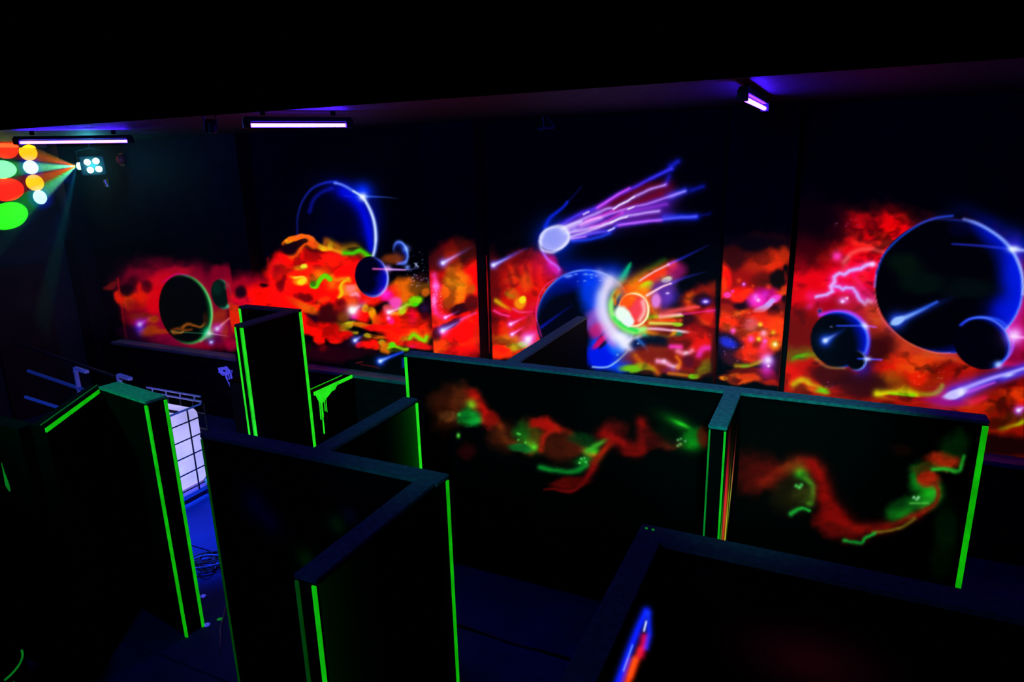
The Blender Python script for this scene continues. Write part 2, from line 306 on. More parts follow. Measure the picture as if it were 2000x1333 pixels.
    B(380, 740, 100, 45, -15, (50, 3, 8), 1, .5, 8); B(490, 690, 60, 80, 0, (90, 8, 4), .95, .6, 8); B(270, 870, 120, 35, -25, (60, 5, 40), .9, .6, 6); B(150, 980, 40, 60, 0, (60, 2, 10), .9, .7, 5)
    B(170, 700, 60, 80, 0, (240, 10, 30), .8, .8, 4); B(190, 1080, 90, 70, 0, (250, 90, 0), .6, .8, 7); B(530, 1000, 40, 120, 0, (200, 40, 0), .5, .8, 7)
    Ln([(130, 420), (150, 560), (130, 680), (150, 770)], 30, (160, 60, 200), .7, warp=2); G(150, 520, 40, (130, 100, 255), .8); G(130, 650, 22, (240, 150, 255), .7, 50)
    c.stars(160, 640, 50, 130, 34, 6, (255, 190, 240), .9, 4)
    K(215, 305, 520, 135, 24); K(237, 812, 390, 740, 14, (200, 80, 255)); G(190, 800, 32, (255, 40, 160), .6); K(212, 935, 500, 780, 27); Ln([(380, 830), (520, 770)], 12, (190, 60, 160), .7)
    # ---------------- bay three
    c.clip = (950, 958); c.frame(820, 450, .21); Ln([(610, 240), (630, 600), (640, 1140)], 8, (200, 10, 10), .9, warp=0); Ln([(600, 380), (605, 420)], 14, (170, 20, 0), .6)
    c.clip = (959, 1407)
    B(1000, 650, 380, 420, 0, (215, 12, 0), 1, .4, 8); B(900, 1000, 420, 200, 0, (230, 20, 0), 1, .4, 8); B(690, 620, 60, 400, 0, (90, 4, 2), .9, .8, 5)
    B(950, 350, 260, 150, -25, (110, 5, 2), .9, .8, 8); B(1160, 360, 130, 140, 0, (200, 5, 15), .9, .7, 6); B(1230, 330, 60, 90, 0, (190, 0, 60), .8, .7, 4)
    for i, (x, y, l) in enumerate(((850, 420, 120), (950, 470, 150), (1030, 430, 130), (1130, 460, 150), (790, 480, 90), (900, 540, 100), (1080, 560, 120))):
        Ln([(x-10, y-l*.7), (x+8, y), (x+25, y+l*.7)], 34, (250, 25, 0), .6, 20, warp=6, mode='over')
    B(980, 500, 60, 90, 0, (245, 90, 0), .6, .8, 6); B(860, 600, 70, 50, 30, (220, 90, 0), .8, .7, 5)
    Ln([(710, 660), (770, 700), (830, 740)], 24, (225, 190, 0), .85, warp=2, mode='over'); Ln([(800, 590), (860, 620)], 20, (150, 130, 0), .6, warp=2, mode='over')
    B(935, 680, 55, 50, 0, (250, 150, 0), .9, .7, 4); B(955, 650, 32, 32, 0, (245, 225, 10), 1, .6, 3); B(1070, 590, 30, 25, 0, (150, 10, 0), .8, .7, 4)
    B(800, 780, 160, 60, 10, (235, 0, 30), .8, .8, 5); Ln([(690, 750), (760, 785), (830, 800)], 12, (255, 60, 160), .8, warp=1); Ln([(870, 730), (930, 760), (1050, 760)], 12, (255, 70, 160), .7, warp=1)
    B(1080, 800, 90, 140, 0, (225, 0, 70), .6, .8, 4); B(850, 1020, 150, 50, 0, (220, 90, 0), .8, .8, 6); B(900, 1090, 130, 40, -10, (190, 160, 0), .9, .7, 5); B(960, 1060, 50, 30, 0, (170, 210, 60), .7, .7, 3); B(730, 1140, 110, 60, 0, (255, 15, 0), 1, .6, 4)
    K(843, 875, 1050, 775, 18, (200, 50, 220)); K(858, 968, 1010, 875, 15, (180, 60, 255)); K(683, 325, 1010, 170, 22); Ln([(700, 315), (880, 215), (1000, 165)], 20, (10, 50, 230), .7, 10, a1=.2)
    Ln([(950, 350), (1045, 160)], 6, (160, 10, 20), .4)
    # upper bay three: the white comet
    c.frame(1000, 300, .225)
    G(370, 740, 150, (0, 40, 255), 1); G(600, 640, 170, (0, 20, 190), .6, 70, -20); G(700, 720, 200, (0, 20, 160), .5, 45, -8)
    B(760, 560, 420, 95, -20, (70, 20, 140), .85, .8, 5); B(1050, 470, 330, 110, -14, (75, 10, 60), .8, .8, 7); B(1180, 400, 220, 60, -18, (60, 3, 10), .9, .7, 5); B(950, 400, 170, 40, -28, (60, 2, 8), .8, .8, 4); B(1150, 540, 200, 60, -6, (90, 15, 100), .8, .8, 5)
    Ln([(520, 650), (760, 580), (1000, 520), (1300, 430)], 80, (60, 20, 150), .8, 120, warp=2, mode='over'); Ln([(780, 470), (950, 390), (1150, 300), (1350, 290)], 34, (90, 2, 10), .8, 60, warp=2, mode='over'); Ln([(900, 500), (1150, 400), (1300, 350)], 30, (120, 4, 30), .7, 30, warp=2, mode='over')
    for pts, w_, col, a_ in (
        ([(440, 610), (560, 540), (740, 470), (900, 370), (1080, 285), (1200, 220), (1380, 130)], 17, (40, 40, 255), .9),
        ([(740, 470), (900, 370), (1020, 300)], 12, (220, 60, 230), .8),
        ([(460, 640), (640, 560), (820, 480), (900, 470), (1050, 385), (1180, 320), (1330, 270)], 14, (150, 140, 255), .95),
        ([(480, 660), (700, 570), (880, 520), (1040, 470), (1200, 430), (1380, 370), (1500, 330)], 13, (140, 110, 255), .9),
        ([(500, 690), (700, 640), (860, 600), (960, 555), (1100, 530), (1280, 500)], 15, (170, 150, 255), .95),
        ([(510, 725), (640, 680), (860, 600)], 12, (200, 190, 255), .8),
        ([(520, 740), (700, 690), (860, 665), (920, 625), (1100, 600), (1330, 570), (1600, 545)], 15, (60, 60, 255), .95),
        ([(930, 625), (1100, 598), (1300, 580)], 12, (200, 60, 220), .7),
        ([(530, 760), (700, 740), (850, 690)], 14, (20, 60, 255), .7),
        ([(520, 740), (640, 720)], 9, (200, 100, 230), .7),
        ([(1380, 370), (1500, 325)], 28, (20, 60, 255), .8), ([(1560, 320), (1660, 285)], 22, (10, 20, 150), .8), ([(1330, 550), (1600, 550)], 28, (10, 40, 220), .8),
        ([(1600, 545), (1720, 520)], 16, (5, 10, 90), .7), ([(1340, 260), (1365, 200)], 24, (10, 20, 170), .8), ([(1200, 210), (1390, 140)], 14, (10, 15, 120), .7), ([(1380, 110), (1440, 70)], 26, (20, 30, 210), .8),
        ([(640, 590), (820, 520), (880, 500)], 14, (230, 20, 130), .7), ([(600, 620), (760, 550)], 14, (230, 120, 220), .7), ([(680, 640), (800, 600), (960, 520)], 12, (200, 20, 120), .7), ([(960, 520), (1200, 470), (1340, 440)], 20, (90, 30, 150), .8), ([(560, 660), (780, 560)], 18, (130, 120, 255), .6)):
        Ln(pts, w_*1.75, (col[0]*.75, col[1]*.55, col[2]), a_*.6, w_*1.5, warp=1.5); Ln(pts, w_*.8, col, a_*.75, w_*.7, warp=1.5)
    for pts in ([(880, 485), (930, 450), (1000, 415), (1060, 380)], [(860, 600), (930, 575), (1005, 555)], [(615, 535), (660, 510)], [(1010, 490), (1060, 470)], [(840, 670), (890, 645)]): Ln(pts, 8, (210, 205, 255), .95, 7, warp=2.5, jag=True)
    B(370, 740, 135, 104, -8, (160, 165, 250), 1, .12, 1.5); Ln([(245, 760), (260, 830), (350, 855), (440, 810), (495, 740), (470, 660), (400, 630), (300, 665), (250, 740)], 16, (205, 210, 255), .8, warp=1)
    B(350, 730, 70, 70, 0, (140, 150, 245), .7, .8, 2); Ln([(440, 650), (520, 620), (600, 590)], 26, (150, 150, 250), .9, 14); Ln([(460, 690), (540, 660)], 20, (90, 110, 250), .7)
    Ln([(290, 640), (330, 560), (440, 470), (480, 420)], 22, (10, 30, 230), .85, 12); Ln([(470, 440), (600, 290)], 14, (5, 10, 90), .6, 8)
    Ln([(260, 840), (310, 920), (390, 980), (410, 1010)], 14, (90, 80, 255), .9, 14); Ln([(330, 960), (400, 1040)], 22, (150, 30, 190), .6)
    # big blue planet + orange core
    c.frame(1000, 500, .225)
    G(640, 130, 330, (0, 20, 200), .7, 90, 5); G(880, 180, 110, (0, 60, 255), .6)
    c.sphere(640, 560, 428, 440, 0, (1, 1, 12), (0, 40, 235), -68, .55, 1, (120, 150, 255), .0, 1.25)
    c.sphere(640, 560, 428, 440, 0, (1, 1, 12), (0, 30, 240), -62, .75, .95, (150, 170, 255), .25, 1.2) if False else None
    Ln([(215, 560), (210, 470), (240, 340), (300, 250), (390, 190)], 5, (210, 40, 150), .8)
    Ln([(215, 560), (255, 700)], 5, (200, 30, 120), .8)
    B(640, 210, 230, 60, 3, (0, 30, 220), .6, .9, 3, ); B(500, 260, 150, 60, -20, (0, 5, 120), .5, .9, 3)
    B(700, 330, 110, 190, -8, (0, 60, 255), .85, .9, 4); B(760, 430, 60, 120, 0, (30, 60, 255), .6, .9, 3)
    for x, y, r_ in ((480, 180, 28), (555, 160, 16), (640, 160, 22), (690, 165, 20), (730, 175, 12), (572, 222, 8), (632, 218, 14), (690, 190, 12), (510, 172, 20), (765, 215, 10)): G(x, y, r_, (110, 140, 255), .8, r_*.5)
    # lower body of planet
    B(880, 820, 230, 170, 35, (5, 60, 245), 1, .4, 3); B(770, 880, 120, 110, 0, (0, 20, 235), 1, .6, 3); B(920, 800, 80, 60, 0, (10, 110, 255), .7, .8, 2)
    Ln([(700, 965), (830, 965), (930, 900), (1010, 820), (1060, 740)], 9, (130, 170, 255), 1, warp=.5); G(915, 860, 9, (120, 180, 255), .9)
    B(745, 570, 100, 110, 0, (150, 80, 210), .85, .8, 3); B(750, 650, 90, 60, -30, (200, 20, 110), .8, .8, 3); B(800, 700, 90, 30, -45, (60, 5, 70), .9, .7, 3); B(770, 740, 90, 26, -45, (220, 0, 100), .9, .7, 2); B(860, 640, 50, 70, 0, (220, 30, 130), .7, .8, 3); B(800, 760, 60, 16, -45, (10, 0, 30), .8, .6, 2)
    B(850, 720, 40, 90, -35, (170, 90, 230), .7, .8, 2)
    # outside right of planet dark
    # white shell ring
    Ln([(760, 150), (860, 240), (930, 240)], 40, (170, 180, 255), .6, warp=1, mode='over')
    Ln([(850, 220), (800, 330), (790, 460), (830, 580), (900, 680), (980, 760), (1030, 790)], 64, (225, 220, 255), .95, 60, mode='over')
    Ln([(760, 330), (745, 450), (790, 600), (880, 720)], 30, (90, 110, 255), .5)
    Ln([(980, 760), (1060, 740), (1120, 700)], 50, (235, 235, 255), .9, 30, mode='over')
    G(960, 700, 90, (235, 235, 255), .8, 50)
    # fiery burst
    Ln([(920, 300), (960, 190), (1020, 90)], 60, (0, 150, 70), .8, 22, warp=2); Ln([(1050, 260), (1150, 160), (1320, 40)], 50, (30, 170, 20), .8, 26, a1=.3, warp=2); Ln([(960, 200), (1030, 60)], 30, (0, 180, 90), .6, 8)
    Ln([(1010, 290), (1180, 200), (1400, 80)], 95, (255, 80, 0), .95, 40, warp=2, mode='over'); Ln([(1200, 210), (1380, 110)], 60, (255, 50, 10), .9, 40, mode='over'); B(1420, 130, 90, 70, -30, (180, 20, 130), .7, .9, 3)
    Ln([(1110, 215), (1230, 140), (1360, 75)], 10, (255, 180, 220), .8); Ln([(1360, 75), (1540, -10), (1700, -90)], 15, (30, 40, 230), .9, 8, a1=.2)
    B(1160, 270, 70, 40, -30, (190, 230, 0), .95, .7, 3); B(1340, 205, 45, 26, -15, (235, 255, 170), 1, .5, 2); G(1340, 205, 60, (255, 200, 60), .5, 36)
    B(1130, 400, 150, 130, 0, (255, 95, 0), 1, .6, 3); B(1230, 430, 70, 110, 0, (255, 90, 0), 1, .6, 3)
    B(1310, 330, 110, 130, 15, (110, 50, 190), .8, .9, 3); B(1250, 390, 40, 60, 0, (230, 130, 230), .9, .7, 2); G(1350, 325, 16, (210, 190, 255), 1, 10); G(1390, 360, 90, (20, 20, 140), .6, 60)
    Ln([(1170, 345), (1300, 270), (1380, 240)], 13, (255, 190, 200), 1, 8); Ln([(1380, 240), (1500, 190), (1680, 140)], 18, (40, 40, 210), .8, 8, a1=.2)
    B(1400, 600, 300, 120, 0, (120, 8, 0), .9, .7, 6); B(1640, 560, 150, 260, 0, (175, 6, 0), .9, .7, 8); B(1600, 350, 140, 70, -20, (170, 25, 0), .9, .7, 7); B(1560, 400, 50, 90, 0, (215, 50, 0), .8, .7, 5); B(1650, 380, 90, 60, 0, (25, 2, 20), .9, .7, 4); B(1500, 560, 110, 60, 0, (35, 2, 10), .9, .7, 5); B(1690, 520, 50, 80, 10, (230, 25, 0), .8, .7, 5); B(1760, 290, 60, 70, 0, (150, 20, 0), .7, .8, 6)
    G(1680, 397, 40, (60, 50, 255), 1, 26); G(1680, 398, 22, (220, 200, 255), 1, 13)
    Ln([(1190, 540), (1330, 530), (1480, 520)], 32, (160, 220, 0), .9, 10, mode='over'); Ln([(1100, 620), (1250, 570), (1460, 560)], 40, (255, 60, 0), .95, 20, mode='over')
    Ln([(1290, 525), (1460, 510)], 20, (255, 190, 190), 1, 14, mode='over'); Ln([(1300, 500), (1560, 450), (1620, 445)], 36, (255, 80, 90), .8, 14, mode='over'); Ln([(1460, 510), (1700, 480), (1780, 470)], 12, (170, 20, 110), .9, 6); Ln([(1700, 480), (1790, 478)], 26, (0, 10, 90), .8)
    Ln([(1200, 585), (1380, 590), (1460, 597)], 18, (220, 220, 90), .95, 12, mode='over'); B(1440, 597, 45, 18, 0, (150, 200, 20), .9, .6, 2)
    Ln([(1080, 640), (1250, 635), (1400, 650), (1560, 668), (1720, 690)], 18, (250, 190, 235), 1, 8, a1=.6); Ln([(1400, 650), (1530, 665)], 13, (150, 210, 255), .9)
    B(1440, 685, 45, 25, 0, (0, 140, 90), .9, .7, 3)
    Ln([(1150, 660), (1260, 690), (1350, 710), (1410, 670)], 32, (240, 130, 0), .9, 22, warp=1, mode='over'); Ln([(1150, 690), (1210, 720), (1240, 710)], 22, (60, 200, 150), .9, 14, mode='over')
    # core disc
    Ln([(900, 330), (860, 420), (880, 530), (960, 620), (1060, 660), (1140, 640)], 30, (150, 255, 120), .95, 34, mode='over'); Ln([(900, 540), (980, 610), (1080, 650)], 26, (40, 225, 70), .95, 20, mode='over')
    Ln([(920, 310), (890, 360), (900, 420)], 30, (240, 110, 10), .8, 14, mode='over')
    c.sphere(1055, 470, 135, 148, 0, (245, 60, 30), (210, 255, 120), 10, .18, 1, (240, 255, 180), .2, 2.2)
    B(1090, 460, 60, 90, 20, (250, 60, 90), .8, .8, 2); B(1000, 390, 60, 50, -30, (255, 90, 0), .9, .8, 2); Ln([(1135, 400), (1150, 480), (1110, 560)], 22, (255, 200, 200), .8, mode='over')
    B(960, 510, 70, 80, -35, (235, 255, 240), 1, .5, 4); B(1000, 560, 50, 50, -35, (235, 250, 250), 1, .6, 4)
    # lower right small stuff
    B(1250, 760, 190, 70, 0, (6, 8, 30), .95, .7, 4); B(1100, 770, 70, 60, 0, (5, 20, 80), .9, .7, 3); Ln([(1090, 720), (1180, 820)], 16, (40, 110, 200), .7); K(1178, 830, 1160, 780, 14, (20, 60, 220)); G(1095, 762, 9, (150, 180, 255), .8)
    B(1300, 900, 330, 110, 0, (130, 22, 2), .95, .6, 8); B(1600, 850, 190, 190, 0, (150, 10, 0), .9, .6, 8); B(1610, 740, 100, 90, 0, (235, 15, 0), .95, .7, 5); B(1460, 740, 110, 50, 0, (140, 14, 0), .9, .7, 5)
    Ln([(1070, 870), (1120, 930), (1220, 970), (1260, 1020)], 26, (210, 90, 0), .8, warp=3, mode='over'); B(1050, 975, 110, 34, 0, (110, 200, 0), .95, .7, 4); B(1160, 970, 80, 30, 20, (170, 150, 0), .8, .8, 4); B(1160, 1010, 60, 20, 0, (50, 10, 0), .8, .7, 3)
    Ln([(1380, 790), (1460, 790)], 26, (255, 40, 180), .9, warp=1.5); Ln([(1440, 830), (1510, 850), (1560, 820)], 26, (255, 130, 170), .85, warp=1.5); Ln([(1260, 915), (1330, 925), (1400, 970), (1440, 960)], 24, (240, 140, 200), .95, warp=1.5); G(1400, 975, 26, (210, 200, 255), .8); G(1320, 915, 20, (200, 180, 255), .7); G(1510, 845, 20, (230, 220, 255), .7)
    Ln([(1620, 860), (1650, 810), (1700, 800)], 30, (210, 30, 190), .85, warp=1.5); B(1530, 910, 50, 60, 0, (70, 5, 30), .8, .8, 4); Ln([(1430, 880), (1460, 930), (1430, 980)], 18, (230, 110, 0), .8, warp=1.5, mode='over'); B(1380, 1000, 80, 34, 10, (120, 20, 80), .7, .8, 3)
    Ln([(1360, 1020), (1500, 1035), (1600, 1050)], 18, (210, 110, 0), .8, warp=2, mode='over'); B(1570, 1045, 45, 24, 0, (90, 210, 0), .95, .6, 3); B(1680, 960, 70, 60, -30, (120, 100, 0), .8, .8, 5); B(1640, 1000, 90, 40, -30, (120, 110, 0), .7, .8, 5); B(1760, 900, 40, 200, 0, (40, 2, 0), .8, .8, 3); B(1790, 500, 26, 500, 0, (3, 0, 0), .9, .6, 2)
    Ln([(255, 620), (420, 500), (520, 430)], 14, (10, 20, 190), .85, 8, a1=.2); K(140, 725, 250, 640, 42, (150, 60, 255))
    # ---------------- third column
    c.clip = (1407, 1534); c.frame(1380, 460, .135)
    B(700, 900, 700, 700, 0, (150, 8, 0), 1, .3, 8); B(600, 240, 600, 200, -10, (70, 10, 0), .9, .9, 9); B(500, 120, 700, 120, 0, BK, .9, .9, 7); B(380, 330, 180, 150, 0, (50, 5, 0), .9, .8, 8)
    B(950, 380, 240, 140, -10, (225, 40, 0), 1, .7, 9); B(1150, 280, 90, 110, 0, (190, 40, 0), .9, .8, 7); B(700, 480, 160, 110, 0, (175, 28, 0), .9, .8, 8)
    B(270, 620, 100, 230, -12, (250, 15, 0), 1, .6, 6); B(420, 850, 230, 110, 0, (255, 20, 0), 1, .6, 7); B(580, 850, 100, 60, 0, (255, 40, 0), .9, .6, 6); B(850, 680, 180, 130, 0, (90, 12, 0), .9, .8, 8); B(1040, 640, 120, 150, 0, (14, 5, 0), 1, .5, 7); B(1170, 520, 60, 90, 0, (8, 3, 0), 1, .5, 5); B(1140, 590, 18, 80, 0, (110, 14, 5), .8, .7, 2)
    B(1030, 860, 140, 50, -15, (245, 40, 0), .95, .7, 5); B(1150, 800, 60, 60, -30, (220, 60, 0), .8, .7, 5); B(560, 1010, 200, 70, 8, (25, 0, 12), 1, .6, 8); B(260, 960, 120, 50, 0, (100, 4, 5), .8, .8, 6); B(1150, 930, 60, 60, 0, (6, 0, 0), .9, .6, 5)
    B(820, 900, 220, 130, -10, (190, 0, 130), .9, .8, 5); B(720, 960, 130, 110, 10, (255, 40, 210), .9, .8, 4); B(980, 930, 120, 50, -25, (255, 60, 220), .9, .7, 4); B(790, 1070, 120, 50, -15, (205, 160, 255), 1, .5, 4); B(910, 990, 100, 45, -35, (200, 165, 255), .95, .6, 4); G(750, 940, 26, (240, 220, 255), .9); G(710, 900, 36, (160, 110, 255), .8, 50); G(850, 850, 50, (110, 40, 190), .7)
    B(1000, 1070, 170, 55, -30, (30, 0, 12), .95, .6, 5); B(1040, 1130, 110, 80, 0, (70, 8, 0), .8, .8, 6)
    B(300, 860, 60, 45, 0, (255, 60, 190), .9, .7, 3); G(375, 810, 26, (255, 40, 210), .9); G(540, 710, 34, (150, 40, 230), .9); G(538, 705, 14, (230, 190, 255), .9); G(470, 655, 36, (255, 60, 0), .7); G(670, 735, 22, (220, 70, 0), .7); G(895, 750, 40, (240, 50, 0), .8); G(1095, 1120, 34, (240, 50, 0), .9, 40); G(1085, 1030, 50, (150, 25, 0), .8)
    B(500, 1140, 130, 80, 0, (235, 95, 0), .95, .7, 7); B(300, 1200, 150, 110, 0, (200, 50, 0), .8, .8, 8); B(330, 1300, 200, 100, 0, (255, 25, 0), .9, .7, 7); B(620, 1260, 110, 90, 0, (200, 60, 130), .8, .8, 5); B(830, 1220, 130, 60, 0, (150, 75, 0), .8, .8, 6); B(1000, 1300, 160, 110, 0, (255, 50, 0), .95, .7, 6); G(778, 1292, 26, (200, 220, 40), 1)
    c.frame(1380, 620, .17)
    B(550, 180, 330, 260, 0, (250, 35, 0), .95, .6, 7); B(800, 180, 120, 200, 0, (255, 60, 0), .95, .6, 5); B(260, 70, 130, 100, 0, (255, 45, 0), .9, .7, 6); B(520, 90, 90, 80, 0, (220, 90, 100), .8, .8, 4)
    B(260, 330, 150, 170, 0, (25, 8, 45), 1, .6, 6); B(250, 300, 90, 60, 15, (35, 45, 220), .95, .9, 3); B(300, 470, 120, 80, 0, (60, 15, 30), .8, .8, 5); B(580, 330, 50, 60, 0, (110, 15, 0), .7, .8, 5); B(500, 430, 150, 90, 0, (255, 40, 0), .9, .7, 5)
    Ln([(340, 560), (470, 560), (560, 530), (640, 500)], 28, (190, 150, 10), .85, warp=2, mode='over'); Ln([(420, 560), (470, 560)], 20, (110, 170, 20), .8, warp=1, mode='over'); B(500, 620, 250, 40, 0, (110, 10, 0), .9, .7, 4); B(400, 700, 230, 60, 0, (225, 50, 0), .95, .6, 6); B(350, 720, 60, 22, 0, (90, 8, 0), .8, .6, 4); B(200, 705, 50, 26, 0, (250, 120, 0), .9, .6, 3)
    B(760, 680, 120, 80, 0, (110, 0, 30), .95, .7, 5); B(840, 560, 60, 140, 0, (30, 2, 8), .95, .7, 5); B(670, 410, 90, 80, 0, (250, 40, 60), .8, .8, 4); G(700, 500, 80, (150, 60, 255), .9); G(705, 495, 52, (235, 215, 255), 1); G(690, 590, 80, (200, 40, 200), .8, 90); G(712, 560, 14, (255, 255, 255), 1)
    B(750, 760, 130, 34, 5, (190, 20, 0), .8, .8, 4)
    for x, y, r_, col in ((305, 155, 34, (255, 60, 220)), (510, 250, 40, (255, 50, 200)), (655, 185, 44, (255, 150, 200)), (600, 250, 28, (220, 220, 40)), (765, 175, 26, (255, 200, 20)), (785, 312, 50, (240, 200, 30)), (787, 312, 22, (255, 255, 220)), (670, 275, 32, (220, 60, 220)), (617, 85, 28, (200, 220, 40)), (650, 330, 40, (170, 20, 110))): G(x, y, r_, col, .95)
    c.stars(350, 230, 160, 300, 50, 9, (255, 150, 230), .7, 5)
    c.stars(500, 100, 350, 500, 40, 10, (255, 190, 150), .6, 4)
    # ---------------- bay four
    c.clip = (1534, 2240); c.frame(1560, 380, .375)
    B(500, 700, 1100, 560, 10, (120, 8, 5), .95, .35, 16); B(900, 1100, 900, 300, 10, (150, 14, 0), .95, .5, 14)
    B(300, 330, 330, 200, 0, (235, 0, 8), 1, .55, 14); B(150, 420, 220, 170, 0, (235, 0, 15), 1, .6, 12); B(480, 190, 90, 110, 15, (235, 0, 0), .95, .7, 10); B(60, 560, 120, 110, 0, (230, 0, 10), .9, .7, 10); B(330, 450, 180, 110, 0, (250, 0, 40), .95, .7, 7); B(100, 300, 90, 100, 0, (130, 4, 0), .7, .8, 10); B(190, 180, 80, 90, 0, (40, 0, 4), .85, .9, 9); B(30, 160, 190, 150, -20, (8, 0, 2), .97, .8, 14); B(40, 300, 90, 90, 0, (60, 0, 4), .8, .9, 9)
    B(380, 590, 170, 90, 35, (190, 10, 50), .9, .8, 6); B(150, 570, 90, 50, 0, (150, 0, 20), .8, .8, 6); B(320, 620, 120, 60, 0, (170, 20, 40), .8, .8, 5)
    Ln([(230, 350), (300, 290), (380, 285), (440, 300)], 14, (255, 90, 80), .7, warp=3); Ln([(230, 400), (250, 330)], 18, (255, 60, 60), .6, warp=2); Ln([(290, 250), (400, 260), (480, 250)], 20, (255, 60, 30), .5, warp=2)
    G(200, 322, 26, (255, 60, 200), .9)
    Ln([(60, 530), (130, 530), (170, 510), (185, 465), (180, 430), (230, 415), (300, 390), (370, 365)], 30, (255, 20, 150), .6, 22, warp=2); Ln([(90, 532), (150, 525), (178, 508), (172, 478), (190, 455), (188, 425), (212, 408), (238, 416), (262, 394), (320, 388), (352, 368), (385, 362)], 10, (215, 170, 255), 1, 12, warp=3, jag=True, mode='over'); G(385, 364, 20, (230, 170, 255), .9, 14)
    Ln([(190, 480), (240, 490), (290, 505), (325, 540), (370, 565)], 26, (240, 40, 190), .7, warp=2); Ln([(190, 478), (212, 482), (228, 498), (245, 488), (280, 490), (305, 518), (318, 548), (345, 572), (360, 552), (375, 560)], 9, (205, 165, 255), 1, 11, warp=3, jag=True, mode='over'); G(385, 560, 20, (230, 80, 220), .7)
    Ln([(290, 430), (340, 490), (390, 530)], 14, (255, 20, 90), .6)
    G(50, 590, 30, (255, 30, 150), .9, 18, -40); G(232, 552, 28, (170, 110, 240), .9, 20); G(228, 558, 9, (225, 225, 255), 1); G(251, 541, 7, (225, 225, 255), 1)
    B(500, 820, 170, 60, 35, (190, 55, 20), .95, .7, 6); Ln([(380, 600), (440, 700), (540, 780), (660, 830), (800, 850)], 46, (200, 55, 25), .9, 46, mode='over')
    B(400, 860, 110, 150, 20, (50, 3, 4), .95, .7, 9); B(30, 700, 100, 110, 0, (110, 6, 0), .9, .7, 6)
    # greens / oranges bottom left
    B(20, 850, 110, 60, 0, (110, 80, 0), .9, .8, 7); B(10, 855, 45, 28, -20, (50, 190, 0), 1, .7, 5); Ln([(20, 840), (70, 840), (100, 870)], 16, (110, 160, 0), .8, warp=3, mode='over'); B(0, 960, 130, 90, 0, (230, 15, 0), .95, .6, 9); B(80, 910, 90, 60, 20, (190, 10, 0), .9, .7, 8); B(180, 950, 120, 60, 10, (60, 5, 5), .95, .7, 8); Ln([(-20, 990), (30, 970), (70, 1000), (140, 1025)], 20, (210, 190, 0), .9, warp=3, mode='over'); Ln([(90, 1015), (150, 1025)], 14, (90, 210, 0), .95, warp=2, mode='over'); B(220, 1015, 60, 24, 0, (240, 20, 0), .9, .7, 4); B(60, 1010, 40, 16, 0, (220, 70, 0), .8, .7, 4)
    c.stars(165, 995, 25, 18, 12, 20, (220, 80, 230), .9, 3)
    # ring halo
    B(580, 960, 180, 110, 10, (225, 20, 0), 1, .6, 10); B(700, 900, 200, 50, 8, (225, 55, 5), .9, .8, 6); B(480, 990, 90, 60, 0, (130, 80, 0), .8, .8, 8); B(650, 1000, 130, 60, 0, (130, 22, 0), .8, .8, 8); B(760, 920, 90, 50, 0, (90, 6, 0), .9, .7, 7); B(850, 940, 130, 60, 0, (170, 12, 0), .9, .7, 8); B(880, 880, 60, 40, 0, (200, 35, 5), .8, .7, 5)
    B(330, 1000, 150, 70, 0, (45, 3, 8), .9, .7, 8)
    Ln([(410, 1040), (500, 1040), (560, 1025), (610, 1045)], 22, (215, 205, 0), .95, warp=3, mode='over'); Ln([(480, 1045), (600, 1045)], 12, (120, 215, 0), .9, warp=2, mode='over'); Ln([(640, 1040), (710, 1040), (750, 1000)], 13, (150, 140, 10), .85, warp=3, mode='over'); B(560, 1062, 110, 14, 4, (150, 5, 10), .9, .6, 3); B(620, 960, 50, 40, 0, (240, 30, 0), .8, .8, 5)
    c.stars(650, 960, 120, 70, 26, 21, (255, 150, 120), .6, 3); c.stars(1100, 1010, 110, 60, 22, 25, (255, 170, 190), .7, 3); c.stars(230, 150, 90, 30, 9, 26, (200, 120, 255), .7, 3)
    # right of the planet : pink
    B(1150, 760, 110, 120, 0, (200, 0, 70), .95, .7, 7); B(1220, 620, 120, 90, 0, (190, 10, 60), .8, .8, 7); B(1120, 830, 60, 60, 0, (110, 0, 50), .9, .8, 5); Ln([(1060, 890), (1130, 895), (1220, 900)], 22, (255, 10, 100), .95, mode='over'); B(1330, 820, 200, 160, 0, (170, 0, 40), .8, .8, 9)
    B(1060, 960, 140, 70, -10, (100, 3, 3), .9, .7, 7); B(1110, 1060, 110, 50, 0, (230, 25, 0), .95, .7, 7); B(1150, 1040, 60, 28, 0, (250, 60, 0), .9, .7, 5); B(1000, 1100, 130, 90, 0, (130, 12, 0), .9, .7, 9); B(930, 1110, 100, 50, 0, (200, 30, 0), .8, .8, 6); B(1130, 1170, 100, 30, 0, (90, 30, 0), .8, .8, 5); Ln([(1050, 1215), (1110, 1212), (1170, 1185)], 13, (160, 170, 0), .95, warp=1.5, mode='over'); B(1150, 1240, 90, 36, 0, (130, 8, 0), .8, .8, 7); B(1020, 1190, 70, 30, 0, (50, 6, 0), .8, .8, 6)
    # lower fade toward the ledge on the right
    B(1000, 1300, 400, 60, 6, (16, 1, 1), .95, .7, 7)
    # big planet
    G(1130, 285, 80, (0, 30, 230), .8); G(1000, 140, 170, (0, 10, 110), .5, 40, 25); G(700, 140, 160, (0, 10, 90), .4, 30, -25)
    c.sphere(783, 478, 388, 350, 3, (1, 1, 3), (0, 20, 245), 8, .42, 1, (90, 120, 255), .35, 1.15)
    Ln([(395, 480), (405, 410), (440, 320), (500, 250), (560, 200), (640, 150), (720, 122), (800, 112)], 6, (20, 60, 200), .9, 7)
    Ln([(402, 420), (396, 480), (404, 560), (430, 640), (480, 700), (550, 760), (640, 805), (720, 826), (790, 826)], 4, (150, 60, 60), .8)
    Ln([(860, 130), (930, 150), (1010, 195), (1080, 250), (1130, 320), (1165, 420), (1168, 520)], 8, (110, 140, 255), .95, 8)
